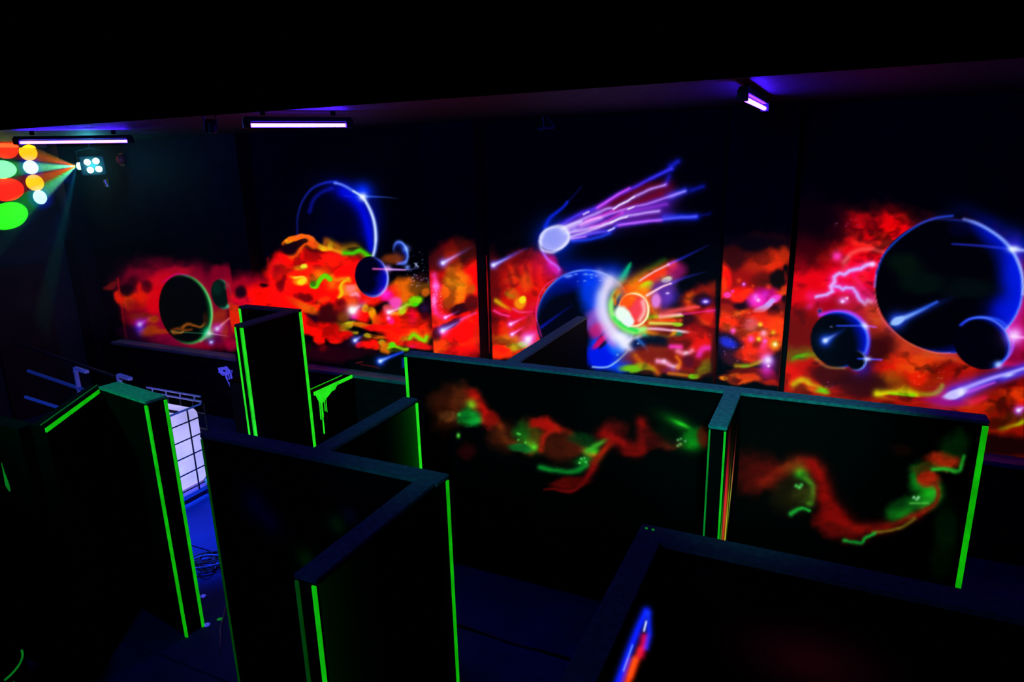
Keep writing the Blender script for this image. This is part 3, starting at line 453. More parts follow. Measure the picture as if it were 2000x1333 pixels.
    G(1110, 420, 60, (0, 15, 220), .7, 150, 0); G(1060, 600, 80, (0, 10, 200), .8, 70); G(1000, 210, 80, (0, 10, 160), .6, 50, 40)
    B(560, 370, 90, 60, 10, (3, 18, 4), .9, .9, 8); B(640, 460, 110, 50, 0, (2, 16, 8), .9, .9, 8); B(900, 490, 130, 50, 0, (2, 14, 12), .8, .9, 8); B(840, 180, 60, 40, 0, (2, 2, 40), .7, .9, 6)
    Ln([(800, 258), (950, 268), (1110, 285)], 5, (30, 40, 200), .8, 8); G(1120, 285, 30, (190, 205, 255), 1, 18); Ln([(1110, 285), (1250, 300)], 12, (120, 150, 255), .9, 6)
    K(510, 660, 830, 525, 24, (20, 60, 255)); B(515, 658, 40, 18, -25, (150, 190, 255), 1, .5, 1); Ln([(560, 640), (720, 560)], 12, (40, 90, 255), .8, 8)
    c.sphere(955, 775, 152, 134, 25, (1, 1, 8), (0, 20, 240), -30, .3, 1, (90, 120, 255), .25, 1.1)
    Ln([(845, 680), (890, 650), (960, 640), (1040, 655), (1090, 700), (1118, 770), (1095, 840), (1035, 890)], 8, (30, 60, 255), .95, 8)
    G(1125, 735, 34, (200, 180, 255), 1); G(1125, 735, 60, (120, 60, 255), .7); Ln([(1110, 740), (1230, 752)], 8, (255, 120, 230), .8); G(1040, 888, 18, (160, 180, 255), 1); G(1040, 888, 30, (0, 60, 255), .8, 18)
    # long comet bottom right
    G(810, 1045, 110, (70, 30, 220), .9, 50, -20); Ln([(820, 1035), (1000, 965), (1240, 880)], 44, (50, 40, 235), .9, 26, mode='over'); Ln([(840, 1020), (1000, 960), (1100, 930), (1240, 885)], 14, (150, 140, 255), .95, 8); Ln([(880, 1030), (1020, 980)], 14, (190, 60, 200), .7, 6); B(815, 1040, 66, 24, -20, (195, 190, 255), 1, .5, 1.5); G(845, 1032, 20, (230, 230, 255), .7); G(1095, 943, 28, (150, 180, 255), .95, 9, -15); Ln([(1070, 960), (1200, 920)], 20, (0, 30, 180), .8); Ln([(900, 1085), (970, 1060)], 18, (200, 0, 90), .5)
    B(760, 1080, 110, 18, 6, (150, 10, 130), .7, .8, 3)
    K(1145, 1125, 1220, 1085, 14, (90, 60, 255))
    # small planet pair
    G(110, 608, 16, (0, 50, 130), 1); B(110, 608, 9, 9, 0, (0, 40, 110), .9, .5, 0)
    c.sphere(212, 757, 152, 145, 20, (1, 2, 8), (0, 20, 255), -15, .55, 1, (70, 100, 255), .35, 1.15)
    Ln([(110, 630), (170, 612), (250, 612), (310, 640), (350, 690), (365, 760), (355, 830)], 10, (20, 40, 255), .95, 10)
    G(345, 685, 22, (180, 200, 255), 1, 14, 45); Ln([(200, 685), (345, 685), (400, 692)], 5, (40, 70, 255), .8); Ln([(90, 860), (150, 900), (240, 905)], 8, (110, 110, 60), .7)
    K(138, 762, 260, 690, 18, (20, 70, 255)); G(170, 690, 5, (120, 130, 200), .9)
    G(330, 900, 50, (0, 15, 180), .7, 50)
    c.sphere(302, 866, 50, 52, 0, (0, 0, 3), (0, 20, 240), 20, .16, 1, (120, 150, 255), .5, 1.2); G(358, 858, 18, (170, 190, 255), 1, 12); Ln([(310, 856), (358, 858), (430, 862)], 5, (40, 70, 255), .9)
    c.clip = None
    texture(c)
    Ln([(1553, 380), (1540, 760)], 1.2, (110, 5, 30), .8)
    return c

def paint_partition():  # dimmer than the wall mural: light fall-off put into the colours
    c = Canvas(800, 720, 1940, 1140); c.wx *= 2.0; c.wy *= 2.0
    B = c.blob; G = c.glow; Ln = c.line
    c.frame(780, 660, .32)
    B(300, 430, 110, 120, 0, (60, 18, 3), .9, .9, 6); B(400, 380, 90, 80, 0, (90, 35, 8), .9, .9, 5); B(480, 420, 50, 110, -30, (130, 8, 4), .8, .9, 4); B(290, 480, 60, 35, 0, (110, 60, 20), .8, .8, 4)
    Ln([(450, 340), (520, 440), (570, 490), (620, 540)], 26, (190, 12, 5), .95, 20, warp=1.5, mode='over'); B(545, 500, 60, 50, 10, (175, 12, 5), .9, .8, 4)
    G(440, 410, 34, (10, 190, 20), 1); B(425, 490, 70, 52, 0, (8, 150, 40), .95, .7, 3); G(365, 470, 12, (30, 220, 60), .8); G(470, 510, 40, (10, 170, 40), .7, 20); B(430, 575, 70, 26, 0, (1, 0, 0), 1, .5, 2)
    G(360, 598, 11, (80, 220, 60), 1, 16); B(410, 690, 50, 50, 0, (40, 2, 3), .8, .9, 4)
    B(640, 600, 90, 90, 0, (70, 22, 5), .8, .9, 5); Ln([(620, 540), (650, 620), (700, 650), (800, 700)], 26, (110, 45, 10), .8, warp=2, mode='over')
    B(800, 600, 70, 90, -20, (90, 80, 10), .8, .9, 4); B(740, 580, 50, 60, 0, (10, 90, 15), .8, .9, 3); G(800, 660, 62, (30, 170, 20), .9, 36, 20); G(825, 670, 26, (20, 220, 20), .9, 18); B(740, 680, 70, 22, 10, (8, 120, 40), .9, .7, 3)
    for x, y in ((722, 585), (726, 625), (735, 590), (770, 640)): G(x, y, 7, (60, 230, 70), .9)
    Ln([(820, 510), (900, 520), (960, 560), (1040, 590), (1080, 640), (1150, 700), (1190, 720)], 22, (190, 25, 8), .95, 20, warp=1.5, mode='over'); Ln([(950, 550), (890, 600), (870, 680)], 26, (170, 25, 8), .9, warp=1.5, mode='over'); B(870, 530, 70, 40, 10, (170, 12, 5), .9, .8, 4)
    B(990, 670, 90, 90, -10, (70, 20, 5), .95, .7, 4); B(1080, 660, 60, 60, 30, (95, 28, 8), .8, .8, 4); B(1000, 780, 90, 50, 0, (8, 6, 2), .6, .9, 3)
    Ln([(860, 790), (940, 805), (1060, 815), (1150, 780)], 16, (8, 140, 40), .95, 18, warp=1.5, mode='over'); G(1140, 750, 60, (15, 180, 30), .9, 26, -10); G(1185, 700, 36, (20, 225, 20), 1, 24); Ln([(1150, 690), (1220, 650), (1280, 615)], 30, (60, 190, 40), .9, 12, warp=1.5, mode='over'); B(1120, 620, 80, 40, 10, (3, 60, 15), .8, .9, 4)
    for x, y in ((1110, 740), (1100, 765), (1130, 735), (1140, 760)): G(x, y, 8, (90, 220, 110), .9)
    Ln([(1190, 780), (1140, 850), (1090, 910), (1040, 935), (930, 925), (880, 930)], 24, (150, 8, 10), .95, 6, a1=.5, warp=1.5, mode='over'); B(1040, 880, 110, 36, -10, (95, 5, 3), .9, .8, 4); Ln([(1190, 760), (1240, 700), (1300, 630)], 22, (190, 35, 8), .9, warp=1, mode='over')
    B(1300, 560, 80, 50, -10, (90, 5, 5), .8, .9, 4); Ln([(1250, 590), (1340, 640), (1440, 680), (1500, 600), (1480, 520)], 44, (150, 8, 6), .95, 34, warp=2.5, mode='over'); B(1440, 690, 80, 30, -10, (120, 6, 4), .9, .8, 3); B(1560, 620, 110, 50, 20, (80, 5, 4), .85, .9, 4); B(1650, 650, 70, 30, 0, (90, 28, 10), .8, .9, 3)
    G(1700, 520, 110, (8, 100, 12), .9, 40, 25); G(1725, 530, 55, (30, 210, 30), .95, 12, 25); G(1780, 640, 70, (12, 170, 20), .95, 50); B(1800, 600, 50, 60, 30, (8, 130, 20), .8, .9, 3); B(1640, 590, 70, 50, 30, (0, 18, 3), .8, .9, 3)
    for x, y in ((1700, 625), (1718, 618), (1715, 650), (1745, 632), (1700, 660)): G(x, y, 8, (110, 230, 130), .9)
    B(1850, 600, 30, 60, 0, (90, 14, 5), .8, .9, 3)
    # right bay
    c.frame(1350, 720, .33)
    B(380, 620, 180, 110, 10, (55, 4, 3), .9, .9, 6); B(470, 650, 140, 80, 0, (95, 8, 4), .85, .9, 7); Ln([(430, 680), (520, 620), (600, 560), (680, 560), (740, 610)], 36, (130, 22, 6), .95, 40, warp=2, mode='over'); B(620, 580, 90, 40, 0, (110, 50, 8), .8, .9, 4)
    B(600, 740, 130, 110, -10, (24, 20, 3), .95, .8, 4); G(655, 620, 42, (20, 190, 20), .95, 34); Ln([(680, 640), (715, 690), (715, 740), (700, 790)], 26, (70, 190, 30), .95, 24, warp=1.5, mode='over'); B(660, 750, 60, 60, 0, (50, 60, 8), .7, .9, 3)
    for x, y in ((622, 695), (640, 705), (652, 690)): G(x, y, 11, (50, 230, 90), 1)
    Ln([(590, 860), (650, 830), (700, 840)], 14, (25, 180, 50), 1, 10, warp=1, mode='over')
    Ln([(720, 570), (770, 660), (790, 760), (840, 850), (900, 920)], 46, (150, 6, 3), .95, 60, warp=2, mode='over'); B(830, 900, 100, 80, 30, (125, 6, 4), .95, .8, 5); B(900, 980, 130, 50, 10, (80, 6, 4), .9, .9, 5); Ln([(930, 950), (1060, 950), (1180, 930), (1290, 890), (1380, 830)], 38, (130, 12, 6), .95, 24, warp=2, mode='over'); Ln([(1080, 970), (1180, 955), (1260, 940), (1320, 890)], 10, (130, 110, 20), .8, warp=1.5, mode='over')
    Ln([(900, 1020), (1000, 1035), (1030, 1005), (1090, 975)], 11, (20, 170, 50), .95, 11, warp=1.5, mode='over')
    Ln([(1190, 870), (1270, 850), (1310, 800), (1390, 800), (1450, 750), (1430, 690), (1340, 670)], 34, (20, 160, 25), .95, 34, warp=2, mode='over'); B(1250, 820, 90, 50, -25, (6, 80, 15), .7, .9, 4); B(1330, 640, 50, 70, 0, (8, 110, 20), .8, .9, 4); G(1400, 740, 60, (20, 190, 20), .9, 50)
    B(1400, 650, 60, 50, 0, (170, 30, 6), .95, .7, 4); Ln([(1440, 680), (1465, 730), (1440, 800), (1370, 850)], 16, (140, 30, 8), .9, warp=1.5, mode='over'); Ln([(1300, 800), (1340, 800), (1400, 800)], 8, (80, 210, 70), .9, warp=1.5, mode='over')
    for x, y in ((1318, 765), (1335, 775), (1345, 765)): G(x, y, 9, (140, 240, 160), .95)
    B(1490, 550, 100, 50, 0, (170, 35, 6), .95, .7, 4); B(1380, 590, 80, 24, -10, (60, 60, 8), .8, .9, 4); Ln([(1430, 600), (1500, 595), (1580, 608), (1600, 570), (1615, 520)], 14, (30, 180, 40), .95, 12, warp=1.5, mode='over'); B(1560, 460, 90, 70, -30, (4, 45, 6), .7, .9, 4); B(1510, 960, 60, 140, 0, (1, 28, 3), .6, .9, 3); B(1480, 1150, 60, 90, 0, (2, 14, 2), .6, .9, 3); B(1590, 420, 30, 90, 0, (1, 28, 3), .6, .9, 2); B(1250, 480, 60, 30, 0, (40, 8, 3), .3, .9, 3)
    c.C *= (.86*np.clip(.62+.75*fbm(c.X/22+c.wx, c.Y/16, 91, 4), .6, 1.12))[..., None]
    return c
# ---------------------------------------------------------------- helpers
def s2l(c): c = np.asarray(c, float)/255; return np.where(c <= .04045, c/12.92, ((np.maximum(c, 0)+.055)/1.055)**2.4)
def tag(o, label=None, cat=None, group=None, kind=None):
    if label: o['label'] = label
    if cat: o['category'] = cat
    if group: o['group'] = group
    if kind: o['kind'] = kind
    return o
def nmat(name, base=(.02, .02, .02), rough=.6, metal=0, emis=None, es=0, spec=.3, noise=None, bump=0, nscale=6):
    m = bpy.data.materials.new(name); m.use_nodes = True; nt = m.node_tree; b = nt.nodes['Principled BSDF']
    b.inputs['Base Color'].default_value = (*base, 1); b.inputs['Roughness'].default_value = rough; b.inputs['Metallic'].default_value = metal
    b.inputs['Specular IOR Level'].default_value = spec
    if emis: b.inputs['Emission Color'].default_value = (*emis, 1); b.inputs['Emission Strength'].default_value = es
    tc = nt.nodes.new('ShaderNodeTexCoord'); n = nt.nodes.new('ShaderNodeTexNoise'); n.inputs['Scale'].default_value = nscale; n.inputs['Detail'].default_value = 5
    nt.links.new(tc.outputs['Object'], n.inputs['Vector'])
    if noise:
        r = nt.nodes.new('ShaderNodeValToRGB'); r.color_ramp.elements[0].position = .35; r.color_ramp.elements[1].position = .68
        r.color_ramp.elements[0].color = (*noise, 1); r.color_ramp.elements[1].color = (*base, 1)
        nt.links.new(n.outputs['Fac'], r.inputs['Fac']); nt.links.new(r.outputs['Color'], b.inputs['Base Color'])
        if emis:
            r2 = nt.nodes.new('ShaderNodeMapRange'); r2.inputs['From Min'].default_value = .3; r2.inputs['From Max'].default_value = .7
            r2.inputs['To Min'].default_value = es*.75; r2.inputs['To Max'].default_value = es*1.15
            nt.links.new(n.outputs['Fac'], r2.inputs['Value']); nt.links.new(r2.outputs['Result'], b.inputs['Emission Strength'])
    if bump:
        bp = nt.nodes.new('ShaderNodeBump'); bp.inputs['Strength'].default_value = bump; bp.inputs['Distance'].default_value = .01
        nt.links.new(n.outputs['Fac'], bp.inputs['Height']); nt.links.new(bp.outputs['Normal'], b.inputs['Normal'])
    return m
def pmat(name, base=(.004, .004, .006), rough=.7):
    # black wall paint carrying fluorescent pigment: what the pigment gives off under the UV tubes is in the 'pigment' attribute
    m = nmat(name, base, rough, noise=tuple(x*.7 for x in base), spec=.05); nt = m.node_tree; b = nt.nodes['Principled BSDF']
    a = nt.nodes.new('ShaderNodeAttribute'); a.attribute_name = 'pigment'
    nt.links.new(a.outputs['Color'], b.inputs['Emission Color']); b.inputs['Emission Strength'].default_value = 1
    return m
class MB:
    def __init__(s): s.v = []; s.f = []
    def box(s, x0, x1, y0, y1, z0, z1, b=0):
        n = len(s.v)
        s.v += [(x, y, z) for z in (z0, z1) for y in (y0, y1) for x in (x0, x1)]
        s.f += [tuple(n+i for i in q) for q in ((0, 2, 3, 1), (4, 5, 7, 6), (0, 1, 5, 4), (2, 6, 7, 3), (0, 4, 6, 2), (1, 3, 7, 5))]
        return s
    def obox(s, a, c, t, z0, z1):            # upright box along a->c (xy), thickness t
        a = Vector(a); c = Vector(c); d = (c-a).normalized(); p = Vector((-d.y, d.x))*t/2; n = len(s.v)
        for z in (z0, z1):
            for q in (a-p, c-p, c+p, a+p): s.v.append((q.x, q.y, z))
        s.f += [tuple(n+i for i in q) for q in ((0, 3, 2, 1), (4, 5, 6, 7), (0, 1, 5, 4), (1, 2, 6, 5), (2, 3, 7, 6), (3, 0, 4, 7))]
        return s
    def tube(s, pts, r, seg=8, cap=True):
        pts = [Vector(p) for p in pts]; n = len(s.v); rr = r if hasattr(r, '__len__') else [r]*len(pts)
        ref = None
        for i, p in enumerate(pts):
            d = (pts[min(i+1, len(pts)-1)]-pts[max(i-1, 0)]).normalized()
            if ref is None: ref = Vector((0, 0, 1)) if abs(d.z) < .9 else Vector((1, 0, 0))
            a = d.cross(ref).normalized(); b = a.cross(d).normalized(); ref = b
            for k in range(seg):
                t = 2*math.pi*k/seg; s.v.append(tuple(p+(a*math.cos(t)+b*math.sin(t))*rr[i]))
        for i in range(len(pts)-1):
            for k in range(seg): s.f.append((n+i*seg+k, n+i*seg+(k+1) % seg, n+(i+1)*seg+(k+1) % seg, n+(i+1)*seg+k))
        if cap: s.f.append(tuple(n+k for k in range(seg))[::-1]); s.f.append(tuple(n+(len(pts)-1)*seg+k for k in range(seg)))
        return s
    def lathe(s, c, prof, seg=20, axis=(0, 0, 1)):
        ax = Vector(axis).normalized(); s.tube([Vector(c)+ax*h for h, r in prof], [max(r, 1e-4) for h, r in prof], seg); return s
    def build(s, name, mat, parent=None, smooth=False, bevel=0, loc=None):
        me = bpy.data.meshes.new(name); me.from_pydata(s.v, [], s.f); me.materials.append(mat)
        bm = bmesh.new(); bm.from_mesh(me); bmesh.ops.recalc_face_normals(bm, faces=bm.faces)
        if bevel: bmesh.ops.bevel(bm, geom=list(bm.edges), offset=bevel, segments=2, affect='EDGES', clamp_overlap=True)
        bm.to_mesh(me); bm.free()
        if smooth: me.polygons.foreach_set('use_smooth', [True]*len(me.polygons))
        o = bpy.data.objects.new(name, me); COL.objects.link(o)
        if parent:
            o.parent = parent
            o.matrix_parent_inverse = Matrix.Translation(-Vector(parent.location))
        return o
def thing(name, loc, label, cat, group=None):
    o = bpy.data.objects.new(name, None); COL.objects.link(o); o.location = loc; o.empty_display_size = .1
    return tag(o, label, cat, group)
def struct(o): o['kind'] = 'structure'; return o
RT = np.array(rt); UP = np.array(up); FW = np.array(fw)
def sketch_xy(P):                              # wall point -> coordinates of the mural sketch
    P = P-np.array((0, 0, CAMH)); d = P@FW; return 1000+F*(P@RT)/d, 666.5-F*(P@UP)/d
def ray(x, y): return FW*F+RT*(x-1000)-UP*(y-666.5)
def on_y(x, y, Y): d = ray(x, y); p = d*(Y/d[1]); return Vector((p[0], Y, CAMH+p[2]))
def on_x(x, y, X): d = ray(x, y); p = d*(X/d[0]); return Vector((X, p[1], CAMH+p[2]))
def on_z(x, y, Z): d = ray(x, y); p = d*((Z-CAMH)/d[2]); return Vector((p[0], p[1], Z))
def painted(name, org, du, dv, us, vs, colfn, mat, parent=None):
    # a real wall surface org + u*du + v*dv subdivided finely, its pigment stored per vertex (srgb 0-255 from colfn)
    U, V = np.meshgrid(us, vs); P = np.array(org)+U[..., None]*np.array(du)+V[..., None]*np.array(dv)
    h_, w_ = U.shape; n = np.arange(h_*w_).reshape(h_, w_)
    q = np.stack([n[:-1, :-1], n[:-1, 1:], n[1:, 1:], n[1:, :-1]], -1).reshape(-1, 4)
    me = bpy.data.meshes.new(name); me.vertices.add(h_*w_); me.vertices.foreach_set('co', P.reshape(-1).astype(np.float32))
    me.loops.add(q.size); me.loops.foreach_set('vertex_index', q.reshape(-1).astype(np.int32)); me.polygons.add(len(q))
    me.polygons.foreach_set('loop_start', np.arange(0, q.size, 4, dtype=np.int32)); me.update(calc_edges=True); me.validate()
    c = s2l(np.clip(colfn(P, U, V), 0, 255)); c4 = np.ones(c.shape[:2]+(4,)); c4[..., :3] = c
    at = me.color_attributes.new('pigment', 'FLOAT_COLOR', 'POINT'); at.data.foreach_set('color', c4.reshape(-1).astype(np.float32))
    me.materials.append(mat); o = bpy.data.objects.new(name, me); COL.objects.link(o)
    if parent: o.parent = parent; o.matrix_parent_inverse = Matrix.Translation(-Vector(parent.location))
    return o
def sampler(c):
    def f(P, U, V):
        x, y = sketch_xy(P); x = np.clip(x-c.x0, 0, c.C.shape[1]-1.01); y = np.clip(y-c.y0, 0, c.C.shape[0]-1.01)
        xi = x.astype(int); yi = y.astype(int); fx = (x-xi)[..., None]; fy = (y-yi)[..., None]; C = c.C
        return (C[yi, xi]*(1-fx)+C[yi, xi+1]*fx)*(1-fy)+(C[yi+1, xi]*(1-fx)+C[yi+1, xi+1]*fx)*fy
    return f
# ---------------------------------------------------------------- materials
BLK = nmat('black_wall_paint', (.010, .009, .018), .75, noise=(.006, .006, .012), bump=.2, spec=.1)
WALLB = nmat('dark_blue_wall_paint', (.010, .009, .018), .8, noise=(.007, .006, .012), spec=.1)
PANEL = nmat('black_panel_paint', (.0022, .002, .002), .8, noise=(.0012, .001, .001), bump=.1, spec=.04)
CAP = nmat('raw_board_edge', (.22, .24, .24), .8, noise=(.13, .14, .15), bump=.6, nscale=30, spec=.1)
CAPD = nmat('dusty_board_edge', (.10, .10, .11), .85, noise=(.06, .06, .07), bump=.6, nscale=30, spec=.1)
CEIL = nmat('ceiling_boards_paint', (.016, .015, .022), .6, noise=(.010, .010, .016), bump=.3, nscale=20)
SOFF = nmat('matte_black_soffit', (.0004, .0004, .0005), 1, spec=0)
FLOOR = nmat('dark_blue_floor', (.03, .045, .16), .75, noise=(.02, .03, .11), bump=.3, nscale=3, spec=.1)
LEDGE = nmat('ledge_paint', (.30, .24, .34), .8, noise=(.2, .16, .24))
MUR = pmat('fluorescent_mural', (.010, .009, .018)); MURP = pmat('fluorescent_panel_mural', (.002, .002, .002))
GS = [nmat('fluorescent_green_'+n, (.02, .2, .02), .7, emis=(c[0]**2.2, c[1]**2.2, c[2]**2.2), es=1, noise=(.01, .1, .01), nscale=9) for n, c in (('bright', (.15, .88, .12)), ('mid', (.08, .68, .05)), ('dull', (.05, .42, .12)), ('faint', (.01, .22, .04)))]
MET = nmat('galvanised_steel', (.35, .36, .42), .45, metal=.3)
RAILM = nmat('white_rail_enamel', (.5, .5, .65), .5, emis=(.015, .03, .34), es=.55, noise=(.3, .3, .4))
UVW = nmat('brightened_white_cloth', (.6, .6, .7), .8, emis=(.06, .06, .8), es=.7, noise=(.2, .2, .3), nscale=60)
DARKM = nmat('black_plastic', (.01, .01, .012), .4)
HOUS = nmat('dark_housing', (.02, .02, .025), .5)
BROWN = nmat('brown_plywood', (.055, .03, .025), .8, noise=(.03, .015, .012), nscale=4)
# ---------------------------------------------------------------- room
fl = bpy.data.objects.new('floor', None); COL.objects.link(fl); struct(fl)
ys = [-1.5, .35, 1.58, 2.78, 3.98, 5.2, 6.7]
for a, b in zip(ys, ys[1:]): MB().box(-11, 3.2, a+.006, b-.006, -.02, 0).build('floor_sheet', FLOOR, fl, bevel=.002)
MB().box(-11.1, 3.3, -1.6, 6.9, -.1, -.021).build('subfloor', BLK, fl)
MB().tube([(-3.4+i*.17, 3.98+.035*math.sin(i*1.3)*.4, .008) for i in range(18)], .006, 6).build('seam_strip', BROWN, fl)
wb = bpy.data.objects.new('wall_back', None); COL.objects.link(wb); struct(wb)
MB().box(-11, 3.2, 6.86, 7.0, 0, 4.12).build('backing', WALLB, wb)
MB().box(-11, 3.2, 6.72, 6.86, 0, .93).build('plinth', BLK, wb)
for k in range(6):                              # horizontal boards of the lower wall, with recessed joints
    MB().box(-10.9, 3.2, 6.70, 6.725, .01+k*.153, .155+k*.153).build('board', BLK, wb, bevel=.003)
MB().box(-10.3, 3.2, 6.66, 6.86, .93, .975).build('ledge', LEDGE, wb, bevel=.004)
mural = paint_mural(); sm = sampler(mural); TOPZ = 3.68
def cols(x0, x1, Y, n=1.75):
    a = sketch_xy(np.array([[x0, Y, 2.]]))[0][0]; b = sketch_xy(np.array([[x1, Y, 2.]]))[0][0]
    px = np.linspace(a, b, max(2, int((b-a)/n))); return np.array([on_y(p, 640, Y)[0] for p in px])
def fit(u, x0, x1): u = (u-u[0])/(u[-1]-u[0]); return x0+u*(x1-x0)
zs = np.linspace(.976, TOPZ, 370)
def ramp_z(): return np.linspace(.976, TOPZ, 370)
bays = [(-10.55, -7.62), (-7.05, -4.32), (-3.585, -.92), (-.28, 2.9)]
for x0, x1 in bays:
    us = fit(cols(x0, min(x1, 1.7), 6.85), x0, x1)
    painted('mural_panel', (0, 6.85, 0), (1, 0, 0), (0, 0, 1), us, zs, sm, MUR, wb)
for x0, x1 in ((-7.55, -7.04), (-4.235, -3.565), (-.915, -.322)):
    us = fit(cols(x0, x1, 6.65), x0, x1)
    cpost = MB().box(x0+.002, x1-.002, 6.652, 6.9, .0, 4.05).build('column', BLK, wb)
    painted('painted_face', (0, 6.65, 0), (1, 0, 0), (0, 0, 1), us, zs, sm, MUR, cpost)
    if x0 < -7: painted('painted_side', (x1, 0, 0), (0, 1, 0), (0, 0, 1), np.linspace(6.65, 6.85, 22), zs, sm, MUR, cpost)
MB().box(-10.95, -10.62, 6.6, 6.9, 0, 4.05).build('column', BLK, wb)
wl = MB().box(-11.05, -10.9, -1.5, 6.9, 0, 4.12).build('wall_left', nmat('left_wall_paint', (.05, .05, .06), .9, noise=(.045, .045, .05), spec=.05), None); struct(wl)
struct(MB().box(3.2, 3.3, -1.5, 7.0, 0, 4.12).build('wall_right', BLK)); struct(MB().box(-11, 3.3, -1.7, -1.6, 0, 4.12).build('wall_front', BLK))
cl = bpy.data.objects.new('ceiling', None); COL.objects.link(cl); struct(cl)
cb = MB()
for k in range(34): cb.box(-10.95, 3.25, 3.3+k*.106, 3.4+k*.106, 4.05, 4.07)
cbo = cb.build('ceiling_boards', CEIL, cl); cbo['kind'] = 'stuff'
MB().box(-11, 3.3, 3.2, 7, 4.071, 4.12).build('ceiling_slab', SOFF, cl)
MB().box(-11, 3.3, -1.7, 3.32, 3.955, 4.12).build('soffit', SOFF, cl)
struct(MB().box(-10.9, -10.85, 3.4, 6.62, 3.985, 4.045).build('trim_1', nmat('cornice_gloss', (.25, .22, .22), .3), bevel=.004))
# ---------------------------------------------------------------- maze partitions
H = 2.0; CT = .022
def stripe(parent, x, y, z0, z1, sx, sy, m, label=None):
    o = MB().box(x-sx/2, x+sx/2, y-sy/2, y+sy/2, z0, z1).build('edge_stripe', GS[m], parent)
    return o
def panel(parent, x0, x1, y0, y1, capm=CAP, z=H): 
    MB().box(x0, x1, y0, y1, 0, z-CT).build('panel', PANEL, parent, bevel=.003)
    MB().box(x0-.004, x1+.004, y0-.004, y1+.004, z-CT, z).build('top_cap', capm, parent, bevel=.003)
part_canvas = paint_partition(); sp = sampler(part_canvas)
# long wall with its stub
P1 = thing('maze_wall', (-1.1, 4.8, 0), 'long black maze wall with red and green cloud painting and a short stub, in front of the mural', 'partition')
panel(P1, -3.31, .99, 4.74, 4.86); panel(P1, -.58, -.475, 4.05, 4.735)
painted('painted_cloud', (0, 4.737, 0), (1, 0, 0), (0, 0, 1), np.linspace(-3.2, -.6, 330), np.linspace(.9, 1.9, 190), sp, MURP, P1)
painted('painted_cloud', (0, 4.737, 0), (1, 0, 0), (0, 0, 1), np.linspace(-.455, .93, 280), np.linspace(.55, 1.95, 240), sp, MURP, P1)
stripe(P1, -3.30, 4.736, 0, H-.03, .026, .008, 0); stripe(P1, .975, 4.736, .01, H-.035, .032, .01, 1)
stripe(P1, -.574, 4.046, 0, H-.03, .010, .008, 2); stripe(P1, -.481, 4.046, 0, H-.03, .012, .008, 1)
def stub_col(P, U, V):
    y, z = U, V; c = np.zeros(y.shape+(3,))
    def add(y0, z0, ry, rz, col, k=0):
        m = np.exp(-((y-y0-k*(z-z0))/ry)**2-((z-z0)/rz)**2)[..., None]; c[:] = 255-(255-c)*(1-m*np.array(col)/255)
    add(4.2, 1.45, .05, .35, (230, 10, 50)); add(4.28, 1.35, .05, .32, (190, 60, 20)); add(4.36, 1.15, .04, .36, (200, 190, 30), .12); add(4.2, 1.1, .05, .3, (140, 60, 5)); add(4.5, 1.3, .03, .22, (120, 190, 40), .3); add(4.56, 1.45, .03, .2, (190, 20, 50), .2); add(4.1, 1.1, .03, .4, (60, 170, 30)); add(4.3, .9, .04, .2, (170, 160, 20), .2)
    return c
painted('painted_streaks', (-.473, 0, 0), (0, 1, 0), (0, 0, 1), np.linspace(4.06, 4.73, 90), np.linspace(.3, 1.95, 120), stub_col, MURP, P1)
# middle wall
P3 = thing('maze_wall', (-2.6, 2.78, 0), 'black maze wall in the middle foreground with two cross wings and green striped ends', 'partition')
panel(P3, -3.49, -1.75, 2.72, 2.835, CAPD); panel(P3, -1.875, -1.765, 1.8, 2.715, CAPD); panel(P3, -2.675, -2.565, 2.84, 3.79, CAPD)
stripe(P3, -1.746, 2.815, 0, H-.03, .008, .022, 1); stripe(P3, -1.866, 1.796, 0, H-.03, .016, .008, 3); stripe(P3, -1.775, 1.796, 0, H-.03, .020, .008, 1)
stripe(P3, -3.482, 2.716, 0, H-.03, .012, .008, 3); stripe(P3, -2.561, 3.775, 0, H-.03, .008, .022, 0); stripe(P3, -2.66, 3.794, 0, H-.03, .02, .008, 1)
def grad(y0, y1, col, e=1.5): return lambda P, U, V: (np.clip((U-y0)/(y1-y0), 0, 1)**e)[..., None]*np.array(col)*np.clip((V-.2)/.8, .3, 1)[..., None]
painted('overspray', (-2.563, 0, 0), (0, 1, 0), (0, 0, 1), np.linspace(3.3, 3.76, 30), np.linspace(0, 1.97, 20), grad(3.3, 3.76, (0, 62, 3), 2.2), MURP, P3)
painted('overspray', (-1.763, 0, 0), (0, 1, 0), (0, 0, 1), np.linspace(1.81, 2.2, 30), np.linspace(0, 1.97, 20), grad(2.2, 1.81, (0, 12, 1), 2), MURP, P3)
def dim3(P, U, V):
    c = np.zeros(U.shape+(3,))
    for x0, z0, r_, col in ((-3.09, 1.6, .10, (0, 0, 20)), (-2.98, 1.5, .08, (0, 0, 16)), (-2.72, 1.3, .07, (0, 18, 2)), (-2.45, 1.6, .06, (0, 16, 4)), (-2.35, 1.68, .05, (2, 2, 18))):
        c += np.exp(-((U-x0)/r_)**2-((V-z0)/r_)**2)[..., None]*np.array(col)
    return c
painted('painted_cloud', (0, 2.716, 0), (1, 0, 0), (0, 0, 1), np.linspace(-3.4, -2.0, 90), np.linspace(.9, 1.95, 60), dim3, MURP, P3)
